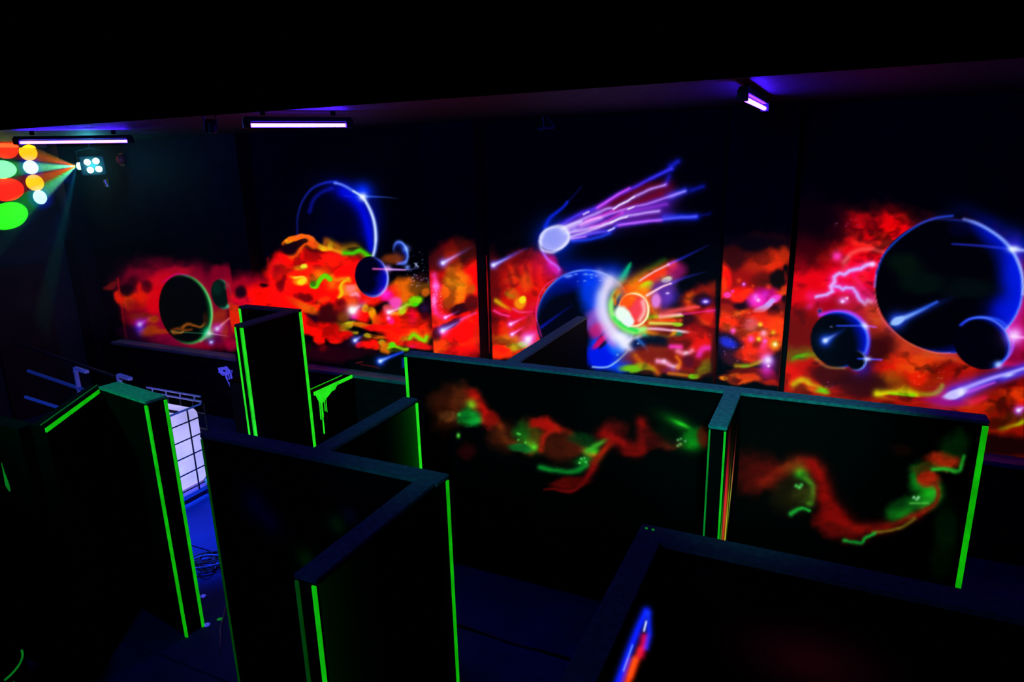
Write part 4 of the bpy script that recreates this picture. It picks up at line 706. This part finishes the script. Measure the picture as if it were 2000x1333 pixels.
# right foreground wall
FR = thing('maze_wall', (1.1, 2.66, 0), 'black maze wall in the right foreground turning a corner, flame painting inside the wing', 'partition')
panel(FR, -.66, 3.0, 2.61, 2.735, CAPD); panel(FR, -.66, -.555, -.6, 2.606, CAPD)
def flame(P, U, V):
    x, y = sketch_xy(P); c = np.zeros(U.shape+(3,))
    def st(pts, wd, col, a=1):
        best = np.zeros(U.shape)
        for (x0, y0), (x1, y1) in zip(pts, pts[1:]):
            dx, dy = x1-x0, y1-y0; t = np.clip(((x-x0)*dx+(y-y0)*dy)/(dx*dx+dy*dy), 0, 1); best = np.maximum(best, np.exp(-((x-x0-t*dx)**2+(y-y0-t*dy)**2)/wd**2))
        c[:] = 255-(255-c)*(1-a*best[..., None]*np.array(col)/255)
    st([(1262, 1195), (1248, 1225), (1228, 1275), (1205, 1340)], 9, (10, 30, 255)); st([(1266, 1200), (1268, 1240), (1262, 1265)], 7, (10, 30, 220)); st([(1262, 1216), (1258, 1232)], 2.6, (190, 200, 255)); st([(1235, 1262), (1218, 1310)], 2.5, (90, 130, 255), .8)
    st([(1258, 1245), (1252, 1280)], 8, (190, 0, 50)); st([(1240, 1290), (1222, 1345)], 8, (255, 60, 0)); st([(1250, 1270), (1232, 1320)], 7, (200, 25, 10)); st([(1228, 1290), (1212, 1345)], 5, (100, 10, 140), .7)
    return c
painted('painted_flame', (-.552, 0, 0), (0, 1, 0), (0, 0, 1), np.linspace(1.2, 2.6, 240), np.linspace(1.2, 1.97, 160), flame, MURP, FR)
painted('painted_cloud', (0, 2.607, 0), (1, 0, 0), (0, 0, 1), np.linspace(-.4, .8, 60), np.linspace(1.1, 1.95, 40), lambda P, U, V: np.exp(-((U-.08)/.22)**2-((V-1.6)/.13)**2)[..., None]*np.array((20, 1, 5)), MURP, FR)
for dx in (0, .03): MB().lathe((-.635+dx, 2.70, 2.0), [(0, .007), (.004, .006)], 8).build('screw', GS[2], FR)
# back wing that runs from the long wall to the mural
BKW = thing('maze_wall', (-2.32, 5.75, 0), 'black maze wall running from the long wall back to the exploding planet mural', 'partition')
panel(BKW, -2.375, -2.27, 4.87, 6.64)
# tall dark corner near the left mural
T = thing('maze_wall', (-5.9, 5.7, 0), 'black corner maze wall edged in bright green, below the left mural', 'partition')
panel(T, -6.42, -5.55, 5.80, 5.92, CAPD); panel(T, -5.70, -5.56, 5.06, 5.795, CAPD)
stripe(T, -6.408, 5.796, 0, H-.03, .03, .008, 0); stripe(T, -5.546, 5.895, 0, H-.03, .008, .04, 0); stripe(T, -5.692, 5.056, 0, H-.03, .02, .008, 0); stripe(T, -5.592, 5.056, 0, H-.03, .036, .008, 0)
stripe(T, -5.62, 5.056, 0, H-.03, .008, .008, 1)
# low wall with dripping paint
LW = thing('low_maze_wall', (-5.56, 6.28, 0), 'low black maze wall with green painted top edges and paint drips', 'partition')
MB().box(-5.62, -5.5, 5.925, 6.66, 0, .965).build('panel', PANEL, LW, bevel=.003)
MB().box(-5.502, -5.49, 5.925, 6.655, .93, .972).build('edge_stripe', GS[0], LW); MB().box(-5.625, -5.612, 5.925, 6.60, .962, .972).build('edge_stripe', GS[1], LW)
dp = MB(); 
for y, z, r_ in ((6.0, .60, .007), (6.03, .40, .008), (6.045, .62, .005), (6.09, .68, .006), (6.12, .66, .004)): dp.tube([(-5.496, y, .95), (-5.496, y+.003, (z+.95)/2), (-5.496, y, z), (-5.496, y, z-.015)], [r_*1.8, r_, r_*1.25, .002], 6)
n = len(dp.v); prof = [(5.95, .93), (6.35, .93), (6.3, .885), (6.24, .88), (6.2, .86), (6.14, .83), (6.09, .80), (6.045, .79), (6.0, .82), (5.97, .88)]
dp.v += [(-5.499, y, z) for y, z in prof]+[(-5.492, y, z) for y, z in prof]; k_ = len(prof)
dp.f += [tuple(n+i for i in range(k_)), tuple(n+k_+i for i in range(k_))[::-1]]+[(n+i, n+(i+1) % k_, n+k_+(i+1) % k_, n+k_+i) for i in range(k_)]
dp.build('paint_drips', GS[0], LW)
# left foreground wall
LP = thing('maze_wall', (-4.75, 3.1, 0), 'black angled maze wall at the left, hiding half of the white tank', 'partition')
def opanel(a, c, t, m=CAP):
    MB().obox(a, c, t, 0, H-CT).build('panel', PANEL, LP, bevel=.003); MB().obox(a, c, t+.008, H-CT, H).build('top_cap', m, LP, bevel=.003)
opanel((-5.05, 3.185), (-4.375, 3.085), .15); opanel((-5.13, 3.13), (-4.66, 2.42), .09, PANEL)
stripe(LP, -4.383, 3.006, 0, H-.03, .026, .012, 1); stripe(LP, -4.362, 3.15, 0, H-.03, .010, .022, 1)
MB().obox((-5.085, 3.145), (-4.615, 2.44), .012, H-.052, H-.024).build('edge_stripe', GS[1], LP)
MB().obox((-5.105, 3.13), (-4.635, 2.425), .008, H, H+.004).build('edge_stripe', GS[3], LP)
LQ = thing('maze_wall', (-6.5, 2.4, 0), 'plain black maze wall at the far left edge with a small green paint flick', 'partition')
panel(LQ, -8.2, -4.72, 2.33, 2.43, PANEL)
o = MB().tube([on_y(3, 905, 2.325), on_y(8, 925, 2.325), on_y(15, 948, 2.325), on_y(19, 960, 2.325)], [.002, .005, .014, .004], 8).build('paint_flick', GS[2], LQ)
# ---------------------------------------------------------------- UV tubes
TUBE = nmat('blacklight_tube', (.6, .5, .8), .3, emis=(.05, .0075, 1.0), es=120)
def uv_tube(a, b, label):
    a = Vector(a); b = Vector(b); t = thing('uv_tube_lamp', (a+b)/2, label, 'lamp', 'ultraviolet tube lamps on the ceiling'); d = (b-a).normalized(); pz = Vector((0, 0, 1)); s = d.cross(pz)
    L = (b-a).length
    def ob(x0, x1, y0, y1, z0, z1, nm, m, bev=.003):
        mb = MB(); mb.box(x0, x1, y0, y1, z0, z1); mb.v = [tuple(a+d*v[0]+s*v[1]+pz*v[2]) for v in mb.v]; return mb.build(nm, m, t, bevel=bev)
    ob(-.05, L+.05, -.024, .024, .03, .065, 'housing', HOUS)
    ob(-.06, -.005, -.03, .03, -.02, .05, 'end_cap', DARKM); ob(L+.005, L+.06, -.03, .03, -.02, .05, 'end_cap', DARKM)
    ob(.1*L, .1*L+.04, -.015, .015, .075, 4.05-a.z, 'bracket', DARKM); ob(.9*L-.04, .9*L, -.015, .015, .075, 4.05-a.z, 'bracket', DARKM)
    MB().tube([a, b], .014, 12).build('tube', TUBE, t, smooth=True)
    # the light of this lamp itself
    return t
uv_tube((-7.87, 4.52, 3.935), (-7.1, 5.19, 3.935), 'leftmost glowing ultraviolet tube, long and level, above the disco light')
uv_tube((-4.17, 4.12, 3.94), (-3.71, 4.69, 3.94), 'middle ultraviolet tube on the ceiling above the left planets')
uv_tube(on_z(1452, 192, 3.955), on_z(1493, 212, 3.955), 'rightmost ultraviolet tube, short and tilted in view, above the right mural')
# ---------------------------------------------------------------- disco light, its beams and the haze
LP0 = Vector((-9.45, 6.32, 3.70))
dl = thing('disco_light', LP0, 'small disco light with four glowing cyan lenses below the ceiling', 'lamp')
LENS = nmat('cyan_lens', (.3, .9, .9), .2, emis=(.25, 1, .95), es=14)
dd = (Vector((0, 0, CAMH))-LP0).normalized(); sx_ = Vector((0, 0, 1)).cross(dd).normalized(); sz_ = dd.cross(sx_)
hb = MB(); hb.box(-.15, .15, -.16, -.02, -.13, .13); hb.v = [tuple(LP0+sx_*v[0]+dd*v[1]+sz_*v[2]) for v in hb.v]; hb.build('housing', DARKM, dl, bevel=.01)
for px, pz_ in ((-.058, .048), (.048, .062), (-.038, -.058), (.066, -.048)):
    c = LP0+sx_*px+sz_*pz_; MB().lathe(c-dd*.02, [(0, .042), (.02, .042), (.03, .034), (.036, .0)], 16, dd).build('lens', LENS, dl, smooth=True)
    MB().tube([c-dd*.02+(sx_*math.cos(t)+sz_*math.sin(t))*.047 for t in np.linspace(0, 2*math.pi, 17)], .004, 6).build('lens_ring', DARKM, dl)
MB().tube([LP0-dd*.09+sx_*.16, LP0-dd*.09+sx_*.17+Vector((0, 0, .2)), LP0-dd*.09+Vector((0, 0, .24)), LP0-dd*.09-sx_*.17+Vector((0, 0, .2)), LP0-dd*.09-sx_*.16], .008, 8).build('yoke', DARKM, dl)
MB().tube([LP0-dd*.09+Vector((0, 0, .24)), (LP0-dd*.09).xy.to_3d()+Vector((0, 0, 4.05))], .01, 8).build('hanger', DARKM, dl)
src = LP0+Vector((-.215, -.09, 0))
MB().lathe(LP0+Vector((-.14, -.06, 0)), [(0, .05), (.05, .05), (.06, .03)], 14, (-.9, -.42, 0)).build('side_lens', LENS, dl)
def beam(px, py, col, e, rad, ex=1.0, blend=.08, wall=-10.9):
    tgt = on_x(px, py, wall); d_ = (tgt-src).length
    o = lamp('SPOT', 'disco_beam', src, e, col, tgt, spot_size=2*math.atan(rad/d_), spot_blend=blend, shadow_soft_size=.004)
    o.scale = (ex, 1, 1); return o
E1 = 1300
for px, py, col, e, rad, ex in ((55, 298, (1, .42, 0), 1.6, .12, 1.1), (60, 327, (.35, .95, 1), 2.6, .10, 1.1), (68, 357, (1, .42, 0), 1.6, .12, 1.1), (78, 385, (.35, .95, 1), 2.6, .10, 1.0),
        (10, 292, (1, .02, 0), 1.6, .13, 1.4), (3, 331, (.1, 1, .15), 3.2, .13, 1.6), (14, 370, (1, .01, 0), 1.8, .16, 1.5), (18, 420, (.02, 1, .0), 2.6, .17, 1.6)):
    beam(px, py, col, e*E1, rad, ex)
for px, py in ((60, 327), (78, 385)): beam(px, py, (0, .02, 1), 260, .19, 1.1, .9)
for px, py in ((3, 331), (18, 420)): beam(px, py, (0, .5, .1), 160, .24, 1.4, .9)
for px, py in ((115, 322), (130, 357)): beam(px, py, (.0, .12, 1), 90, .12, 1.1, .9)
HAZE = True
for aim_px, col, e, sz in (((30, 450), (.02, .8, .55), 42, 7), ((96, 560), (.02, .9, .45), 40, 6.5), ((112, 470), (.0, .12, 1), 34, 9), ((0, 322), (.0, .8, .9), 26, 6), ((60, 400), (0, .1, 1), 22, 16)):
    tgt = on_y(aim_px[0], aim_px[1], 5.2)
    lamp('SPOT', 'disco_beam', src, e*20, col, tgt, spot_size=R_(sz), spot_blend=.6, shadow_soft_size=.01)
lamp('POINT', 'disco_spill', LP0+dd*.12+Vector((0, 0, .0)), 9, (.05, .8, 1), shadow_soft_size=.06)
lamp('SPOT', 'disco_up_spill', LP0+Vector((.1, 0, .16)), 6, (.03, .8, 1), LP0+Vector((.5, -.6, .6)), spot_size=R_(75), spot_blend=.8, shadow_soft_size=.02)
hz = MB().box(-10.84, -8.7, 4.9, 6.58, 1.45, 3.96).build('haze', None or nmat('tmp'), None)
hm = bpy.data.materials.new('thin_haze'); hm.use_nodes = True; nt = hm.node_tree; nt.nodes.clear()
mo = nt.nodes.new('ShaderNodeOutputMaterial'); vs_ = nt.nodes.new('ShaderNodeVolumeScatter'); vs_.inputs['Density'].default_value = .022; vs_.inputs['Anisotropy'].default_value = .0
nt.links.new(vs_.outputs[0], mo.inputs['Volume']); hz.data.materials.clear(); hz.data.materials.append(hm)
tag(hz, 'thin haze around the disco light carrying its beams', 'haze', kind='stuff')
par = thing('added_par_can', (-4.45, 3.98, 3.9), 'guessed black par can added to hold the blue aisle spot, just left of the middle ultraviolet tube', 'lamp')  # guessed can, added to give the blue aisle spot a body
MB().lathe((-4.43, 3.97, 3.99), [(0, .03), (.02, .045), (.09, .05), (.10, .04)], 16, (-.24, .09, -.95)).build('can', DARKM, par)
MB().tube([(-4.51, 3.97, 3.94), (-4.50, 3.97, 4.048), (-4.39, 3.98, 4.048), (-4.38, 3.98, 3.94)], .006, 6).build('yoke', DARKM, par)
# ---------------------------------------------------------------- liquid tank in its cage
TX0, TX1, TY0, TY1 = -7.16, -6.16, 3.8, 4.92
tk = thing('caged_tank', ((TX0+TX1)/2, (TY0+TY1)/2, 0), 'glowing white plastic liquid tank in a grid cage on a pallet, behind the left wall', 'tank')
bot = MB().box(TX0+.04, TX1-.04, TY0+.04, TY1-.04, .17, 1.06).build('bottle', nmat('milky_plastic', (.7, .7, .85), .4, emis=(.50, .46, .95), es=1.0, noise=(.6, .55, .8), nscale=2.5), tk)
bv = bot.modifiers.new('round', 'BEVEL'); bv.width = .09; bv.segments = 5; bv.limit_method = 'NONE'
for p in bot.data.polygons: p.use_smooth = True
MB().lathe(((TX0+TX1)/2, (TY0+TY1)/2, 1.05), [(0, .1), (.05, .1), (.05, .09), (.07, .08)], 20).build('lid', DARKM, tk)
CAGE = nmat('cage_steel_shaded', (.03, .03, .05), .5, metal=.5); TOPR = nmat('cage_top_steel_lit', (.4, .42, .6), .4, emis=(.03, .05, .5), es=.25)  # same steel: shade painted into the bars, blue light into the top as glow
def cagebar(pts, m=CAGE, r_=.009): return MB().tube(pts, r_, 6).build('cage_bar', m, tk)
for k in range(5):
    z = .2+k*.19; cagebar([(TX0, TY0, z), (TX1, TY0, z), (TX1, TY1, z), (TX0, TY1, z), (TX0, TY0, z)], r_=.008)
for k in range(6):
    y = TY0+(TY1-TY0)*k/5*.985; cagebar([(TX1, y, .15), (TX1, y, 1.09)]); cagebar([(TX0, y, .15), (TX0, y, 1.09)])
for k in range(1, 5):
    x = TX0+(TX1-TX0)*k/5; cagebar([(x, TY0, .15), (x, TY0, 1.09)]); cagebar([(x, TY1, .15), (x, TY1, 1.09)])
MB().tube([(TX0+.06, TY0, 1.1), (TX1-.06, TY0, 1.1), (TX1, TY0+.06, 1.1), (TX1, TY1-.06, 1.1), (TX1-.06, TY1, 1.1), (TX0+.06, TY1, 1.1), (TX0, TY1-.06, 1.1), (TX0, TY0+.06, 1.1), (TX0+.06, TY0, 1.1)], .012, 8).build('top_frame', TOPR, tk)
MB().tube([(TX0+.06, TY1, 1.16), (TX1-.06, TY1, 1.16)], .012, 8).build('top_rail', TOPR, tk)
for k in range(4): x = TX0+.15+k*.23; MB().tube([(x, TY1, 1.10), (x, TY1, 1.16)], .008, 6).build('rail_post', TOPR, tk)
for dy in (.3, .75): MB().box(TX0+.03, TX1-.03, TY0+dy, TY0+dy+.05, 1.095, 1.105).build('top_strap', CAGE, tk)
pal = MB().box(TX0, TX1, TY0, TY1, .10, .15).build('pallet_deck', nmat('pallet_violet', (.25, .2, .45), .6), tk)
for x in (TX0+.06, (TX0+TX1)/2, TX1-.06):
    for y in (TY0+.06, (TY0+TY1)/2, TY1-.06): MB().box(x-.06, x+.06, y-.06, y+.06, .03, .10).build('pallet_foot', nmat('pallet_block', (.2, .17, .38), .6), tk)
    MB().box(x-.06, x+.06, TY0, TY1, 0, .03).build('pallet_runner', pal.data.materials[0], tk)
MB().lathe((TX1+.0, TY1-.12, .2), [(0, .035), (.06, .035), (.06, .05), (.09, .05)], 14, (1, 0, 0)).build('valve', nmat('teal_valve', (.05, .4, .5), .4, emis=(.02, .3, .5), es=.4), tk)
# ---------------------------------------------------------------- railing at the left
RL = thing('railing', (-8.9, 5.0, 0), 'pale blue lit metal railing with flat top plates, beyond the left wall', 'railing')
A_ = Vector((-9.76, 5.13)); B_ = Vector((-8.14, 4.85)); dR = (B_-A_).normalized()
def on_rail(px, py):
    d = ray(px, py); n_ = Vector((-dR.y, dR.x)); k = n_.dot(A_)/(n_.x*d[0]+n_.y*d[1]); return Vector((d[0]*k, d[1]*k, CAMH+d[2]*k))
def rail(p, q, r_, nm='rail', m=RAILM): return MB().tube([on_rail(*p), on_rail(*q)], r_, 8).build(nm, m, RL)
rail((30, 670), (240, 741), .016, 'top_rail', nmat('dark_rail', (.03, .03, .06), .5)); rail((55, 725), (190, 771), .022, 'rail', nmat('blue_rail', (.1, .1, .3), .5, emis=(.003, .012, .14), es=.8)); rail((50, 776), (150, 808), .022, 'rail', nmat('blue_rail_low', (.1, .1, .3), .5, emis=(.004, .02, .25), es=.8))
for (x0, y0) in ((147, 722), (232, 736)):
    p = on_rail(x0, y0); MB().box(p.x-.02, p.x+.02, p.y-.02, p.y+.02, 0, p.z).build('post', RAILM, RL, bevel=.003)
    q = on_rail(x0+24, y0+11); MB().obox(p.xy, q.xy, .05, p.z-.0, p.z+.035).build('top_plate', RAILM, RL, bevel=.003)
# ---------------------------------------------------------------- small things
bx = thing('black_box', (-6.75, 6.3, 0), 'black plywood box against the lower back wall, left of the green edged corner', 'box')
MB().box(-7.12, -6.5, 6.1, 6.64, 0, .86).build('body', nmat('box_black', (.008, .008, .012), .7), bx, bevel=.01)
MB().box(-7.13, -6.49, 6.09, 6.65, .86, .88).build('lid', PANEL, bx, bevel=.004); MB().box(-7.12, -6.5, 6.085, 6.1, 0.0, .03).build('kick_strip', nmat('kick', (.12, .1, .16), .6), bx)
kb = thing('cord_bundle', (-7.9, 6.65, .62), 'bluish white knotted cord bundle hanging on the lower back wall beside the black box', 'cord')
rg = random.Random(2); c0 = on_y(444, 723, 6.61)
for k in range(11):
    a, e_, r_ = rg.uniform(0, 6.3), rg.uniform(-1.2, 1.2), rg.uniform(.055, .10)
    pts = [c0+Vector((r_*(1+.25*math.sin(3*t+k))*math.cos(t), -.05+r_*.5*math.sin(t+a)*math.sin(e_), r_*.62*math.sin(t)*math.cos(e_*.6)+.012*math.sin(5*t+a)+rg.uniform(-.002, .002))) for t in np.linspace(0, 2*math.pi, 24)]
    MB().tube(pts, .006, 6).build('loop', UVW, kb, smooth=True)
for k, dx in enumerate((-.07, -.05, .0, .04, .06)):
    MB().tube([c0+Vector((dx, 0, -.04)), c0+Vector((dx*.9+.01, .01, -.14)), c0+Vector((dx*.5+.03, .01, -.24)), c0+Vector((.05+dx*.2, .0, -.33))], .008, 6).build('strand', UVW, kb, smooth=True)
MB().tube([c0+Vector((0, .0, -.02)), c0+Vector((.0, .09, .03))], .006, 6).build('hook', DARKM, kb)
cc = thing('cable_coil', (-5.03, 3.8, 0), 'loose coil of dark cable on the blue floor in front of the tank', 'cable')
CAB = nmat('dark_cable', (.035, .03, .045), .5); CABL = nmat('pale_cable', (.25, .22, .4), .5)
for k in range(9):
    r1, r2, a = rg.uniform(.09, .19), rg.uniform(.06, .13), rg.uniform(0, 3)
    c = Vector((-5.03+rg.uniform(-.06, .06), 3.79+rg.uniform(-.06, .06), .012+.011*k))
    pts = [c+Vector((r1*math.cos(t)*math.cos(a)-r2*math.sin(t)*math.sin(a), r1*math.cos(t)*math.sin(a)+r2*math.sin(t)*math.cos(a), .004*math.sin(4*t))) for t in np.linspace(0, 6.0, 24)]
    MB().tube(pts, .007, 6).build('loop', CABL if k in (3, 7) else CAB, cc, smooth=True)
cg = [on_z(px, py, .008) for px, py in ((446, 1165), (440, 1188), (436, 1208), (430, 1228), (431, 1250), (427, 1278))]
tag(MB().tube(cg, .006, 6).build('thin_cord', nmat('brown_cord', (.25, .14, .2), .6), None, smooth=True), 'thin brownish cord lying on the floor beside the middle wall', 'cord')
for (px, py), nm, lab, m in (((397, 1166), 'paper_scrap', 'crumpled pale blue scrap beside the foot of the left wall', UVW), ((430, 1210), 'paint_blot', 'small green blot on the aisle floor near the cord', GS[2]), ((405, 1222), 'paper_scrap', 'tiny bluish scrap at the bottom corner of the left wall', UVW)):
    p = on_z(px, py, 0); bm_ = bmesh.new(); bmesh.ops.create_icosphere(bm_, subdivisions=2, radius=.022)
    for v in bm_.verts: v.co += Vector((rg.uniform(-1, 1), rg.uniform(-1, 1), rg.uniform(-1, 1)))*.006; v.co.z = abs(v.co.z)*(.8 if nm == 'paper_scrap' else .15)
    me = bpy.data.meshes.new(nm); bm_.to_mesh(me); bm_.free(); me.materials.append(m); o = bpy.data.objects.new(nm, me); COL.objects.link(o); o.location = p; tag(o, lab, 'debris')
br = thing('ceiling_bracket', (-2.75, 6.7, 4.05), 'thin metal bracket hanging from the ceiling above the blue comet', 'bracket')
BRM = nmat('bracket_steel', (.12, .12, .22), .4, metal=.4); bp0 = on_y(1050, 252, 6.6); bp1 = on_y(1084, 249, 6.6)
MB().tube([bp0, bp1], .012, 8).build('arm', BRM, br); MB().tube([bp1, bp1+Vector((-.09, 0, 4.05-bp1.z))], .007, 6).build('strut', BRM, br); MB().tube([bp0.lerp(bp1, .4), bp0.lerp(bp1, .4)+Vector((-.02, 0, 4.05-bp1.z))], .007, 6).build('strut', BRM, br)
p = on_y(232, 312, 6.8)
al = thing('alarm_bell', p, 'dim red round alarm bell high on the wall beside the disco light', 'alarm')
MB().lathe(p+Vector((0, .06, 0)), [(0, .07), (.04, .07), (.07, .05), (.08, .0)], 18, (0, -1, 0)).build('dome', nmat('alarm_red', (.5, .01, .05), .5), al, smooth=True); MB().box(p.x-.05, p.x+.05, 6.845, 6.858, p.z-.09, p.z+.09).build('back_plate', DARKM, al)
p = on_y(210, 358, 6.58); sg = thing('wall_sensor', p, 'small box with pale marks on the dark corner column below the disco light', 'sensor')
MB().box(p.x-.06, p.x+.06, 6.56, 6.6, p.z-.06, p.z+.06).build('body', DARKM, sg, bevel=.006)
for a, b, c, d in ((-.045, -.02, .02, .035), (-.015, .0, -.01, .045), (-.005, .03, -.045, -.03), (.01, .02, -.03, .0)): MB().box(p.x+a, p.x+b, 6.555, 6.56, p.z+c, p.z+d).build('mark', UVW, sg)
bd = MB().box(-10.88, -10.84, 5.35, 6.2, 0, 2.3).build('plywood_board', BROWN, None, bevel=.004); tag(bd, 'dull brown plywood board standing against the left wall', 'board')
# painted drum in the bottom left corner
p = on_z(-66, 1318, .8); dr = thing('painted_drum', (p.x, p.y, 0), 'dark drum with blue ribs and a green rim, bottom left corner', 'drum')
DC = Vector((p.x, p.y, 0)); MB().lathe(DC, [(0, .27), (.02, .28), (.78, .28), (.80, .27), (.80, .25), (.785, .24)], 32).build('body', PANEL, dr, smooth=True)
BLU = nmat('fluorescent_blue_rib', (.02, .02, .2), .6, emis=(.0, .001, .32), es=1.0, noise=(.0, .0, .06), nscale=14)
az = math.atan2(RT[1], RT[0])
for k in range(6):
    MB().tube([DC+Vector((.285*math.cos(t), .285*math.sin(t), .80-k*.035-.06*(t-az+1.1))) for t in np.linspace(az-.75, az-.1, 14)], [.004+.008*math.sin(math.pi*i_/13) for i_ in range(14)], 6).build('rib', BLU, dr, smooth=True)
MB().tube([DC+Vector((.285*math.cos(az-.08+.1*s_), .285*math.sin(az-.08+.1*s_), .76-.4*s_)) for s_ in np.linspace(0, 1, 8)], [.003, .007, .009, .01, .01, .009, .007, .003], 6).build('side_stripe', GS[1], dr)
MB().tube([DC+Vector((.27*math.cos(t), .27*math.sin(t), .80)) for t in np.linspace(az-.2, az+.8, 16)], .006, 6).build('rim_stripe', GS[2], dr)
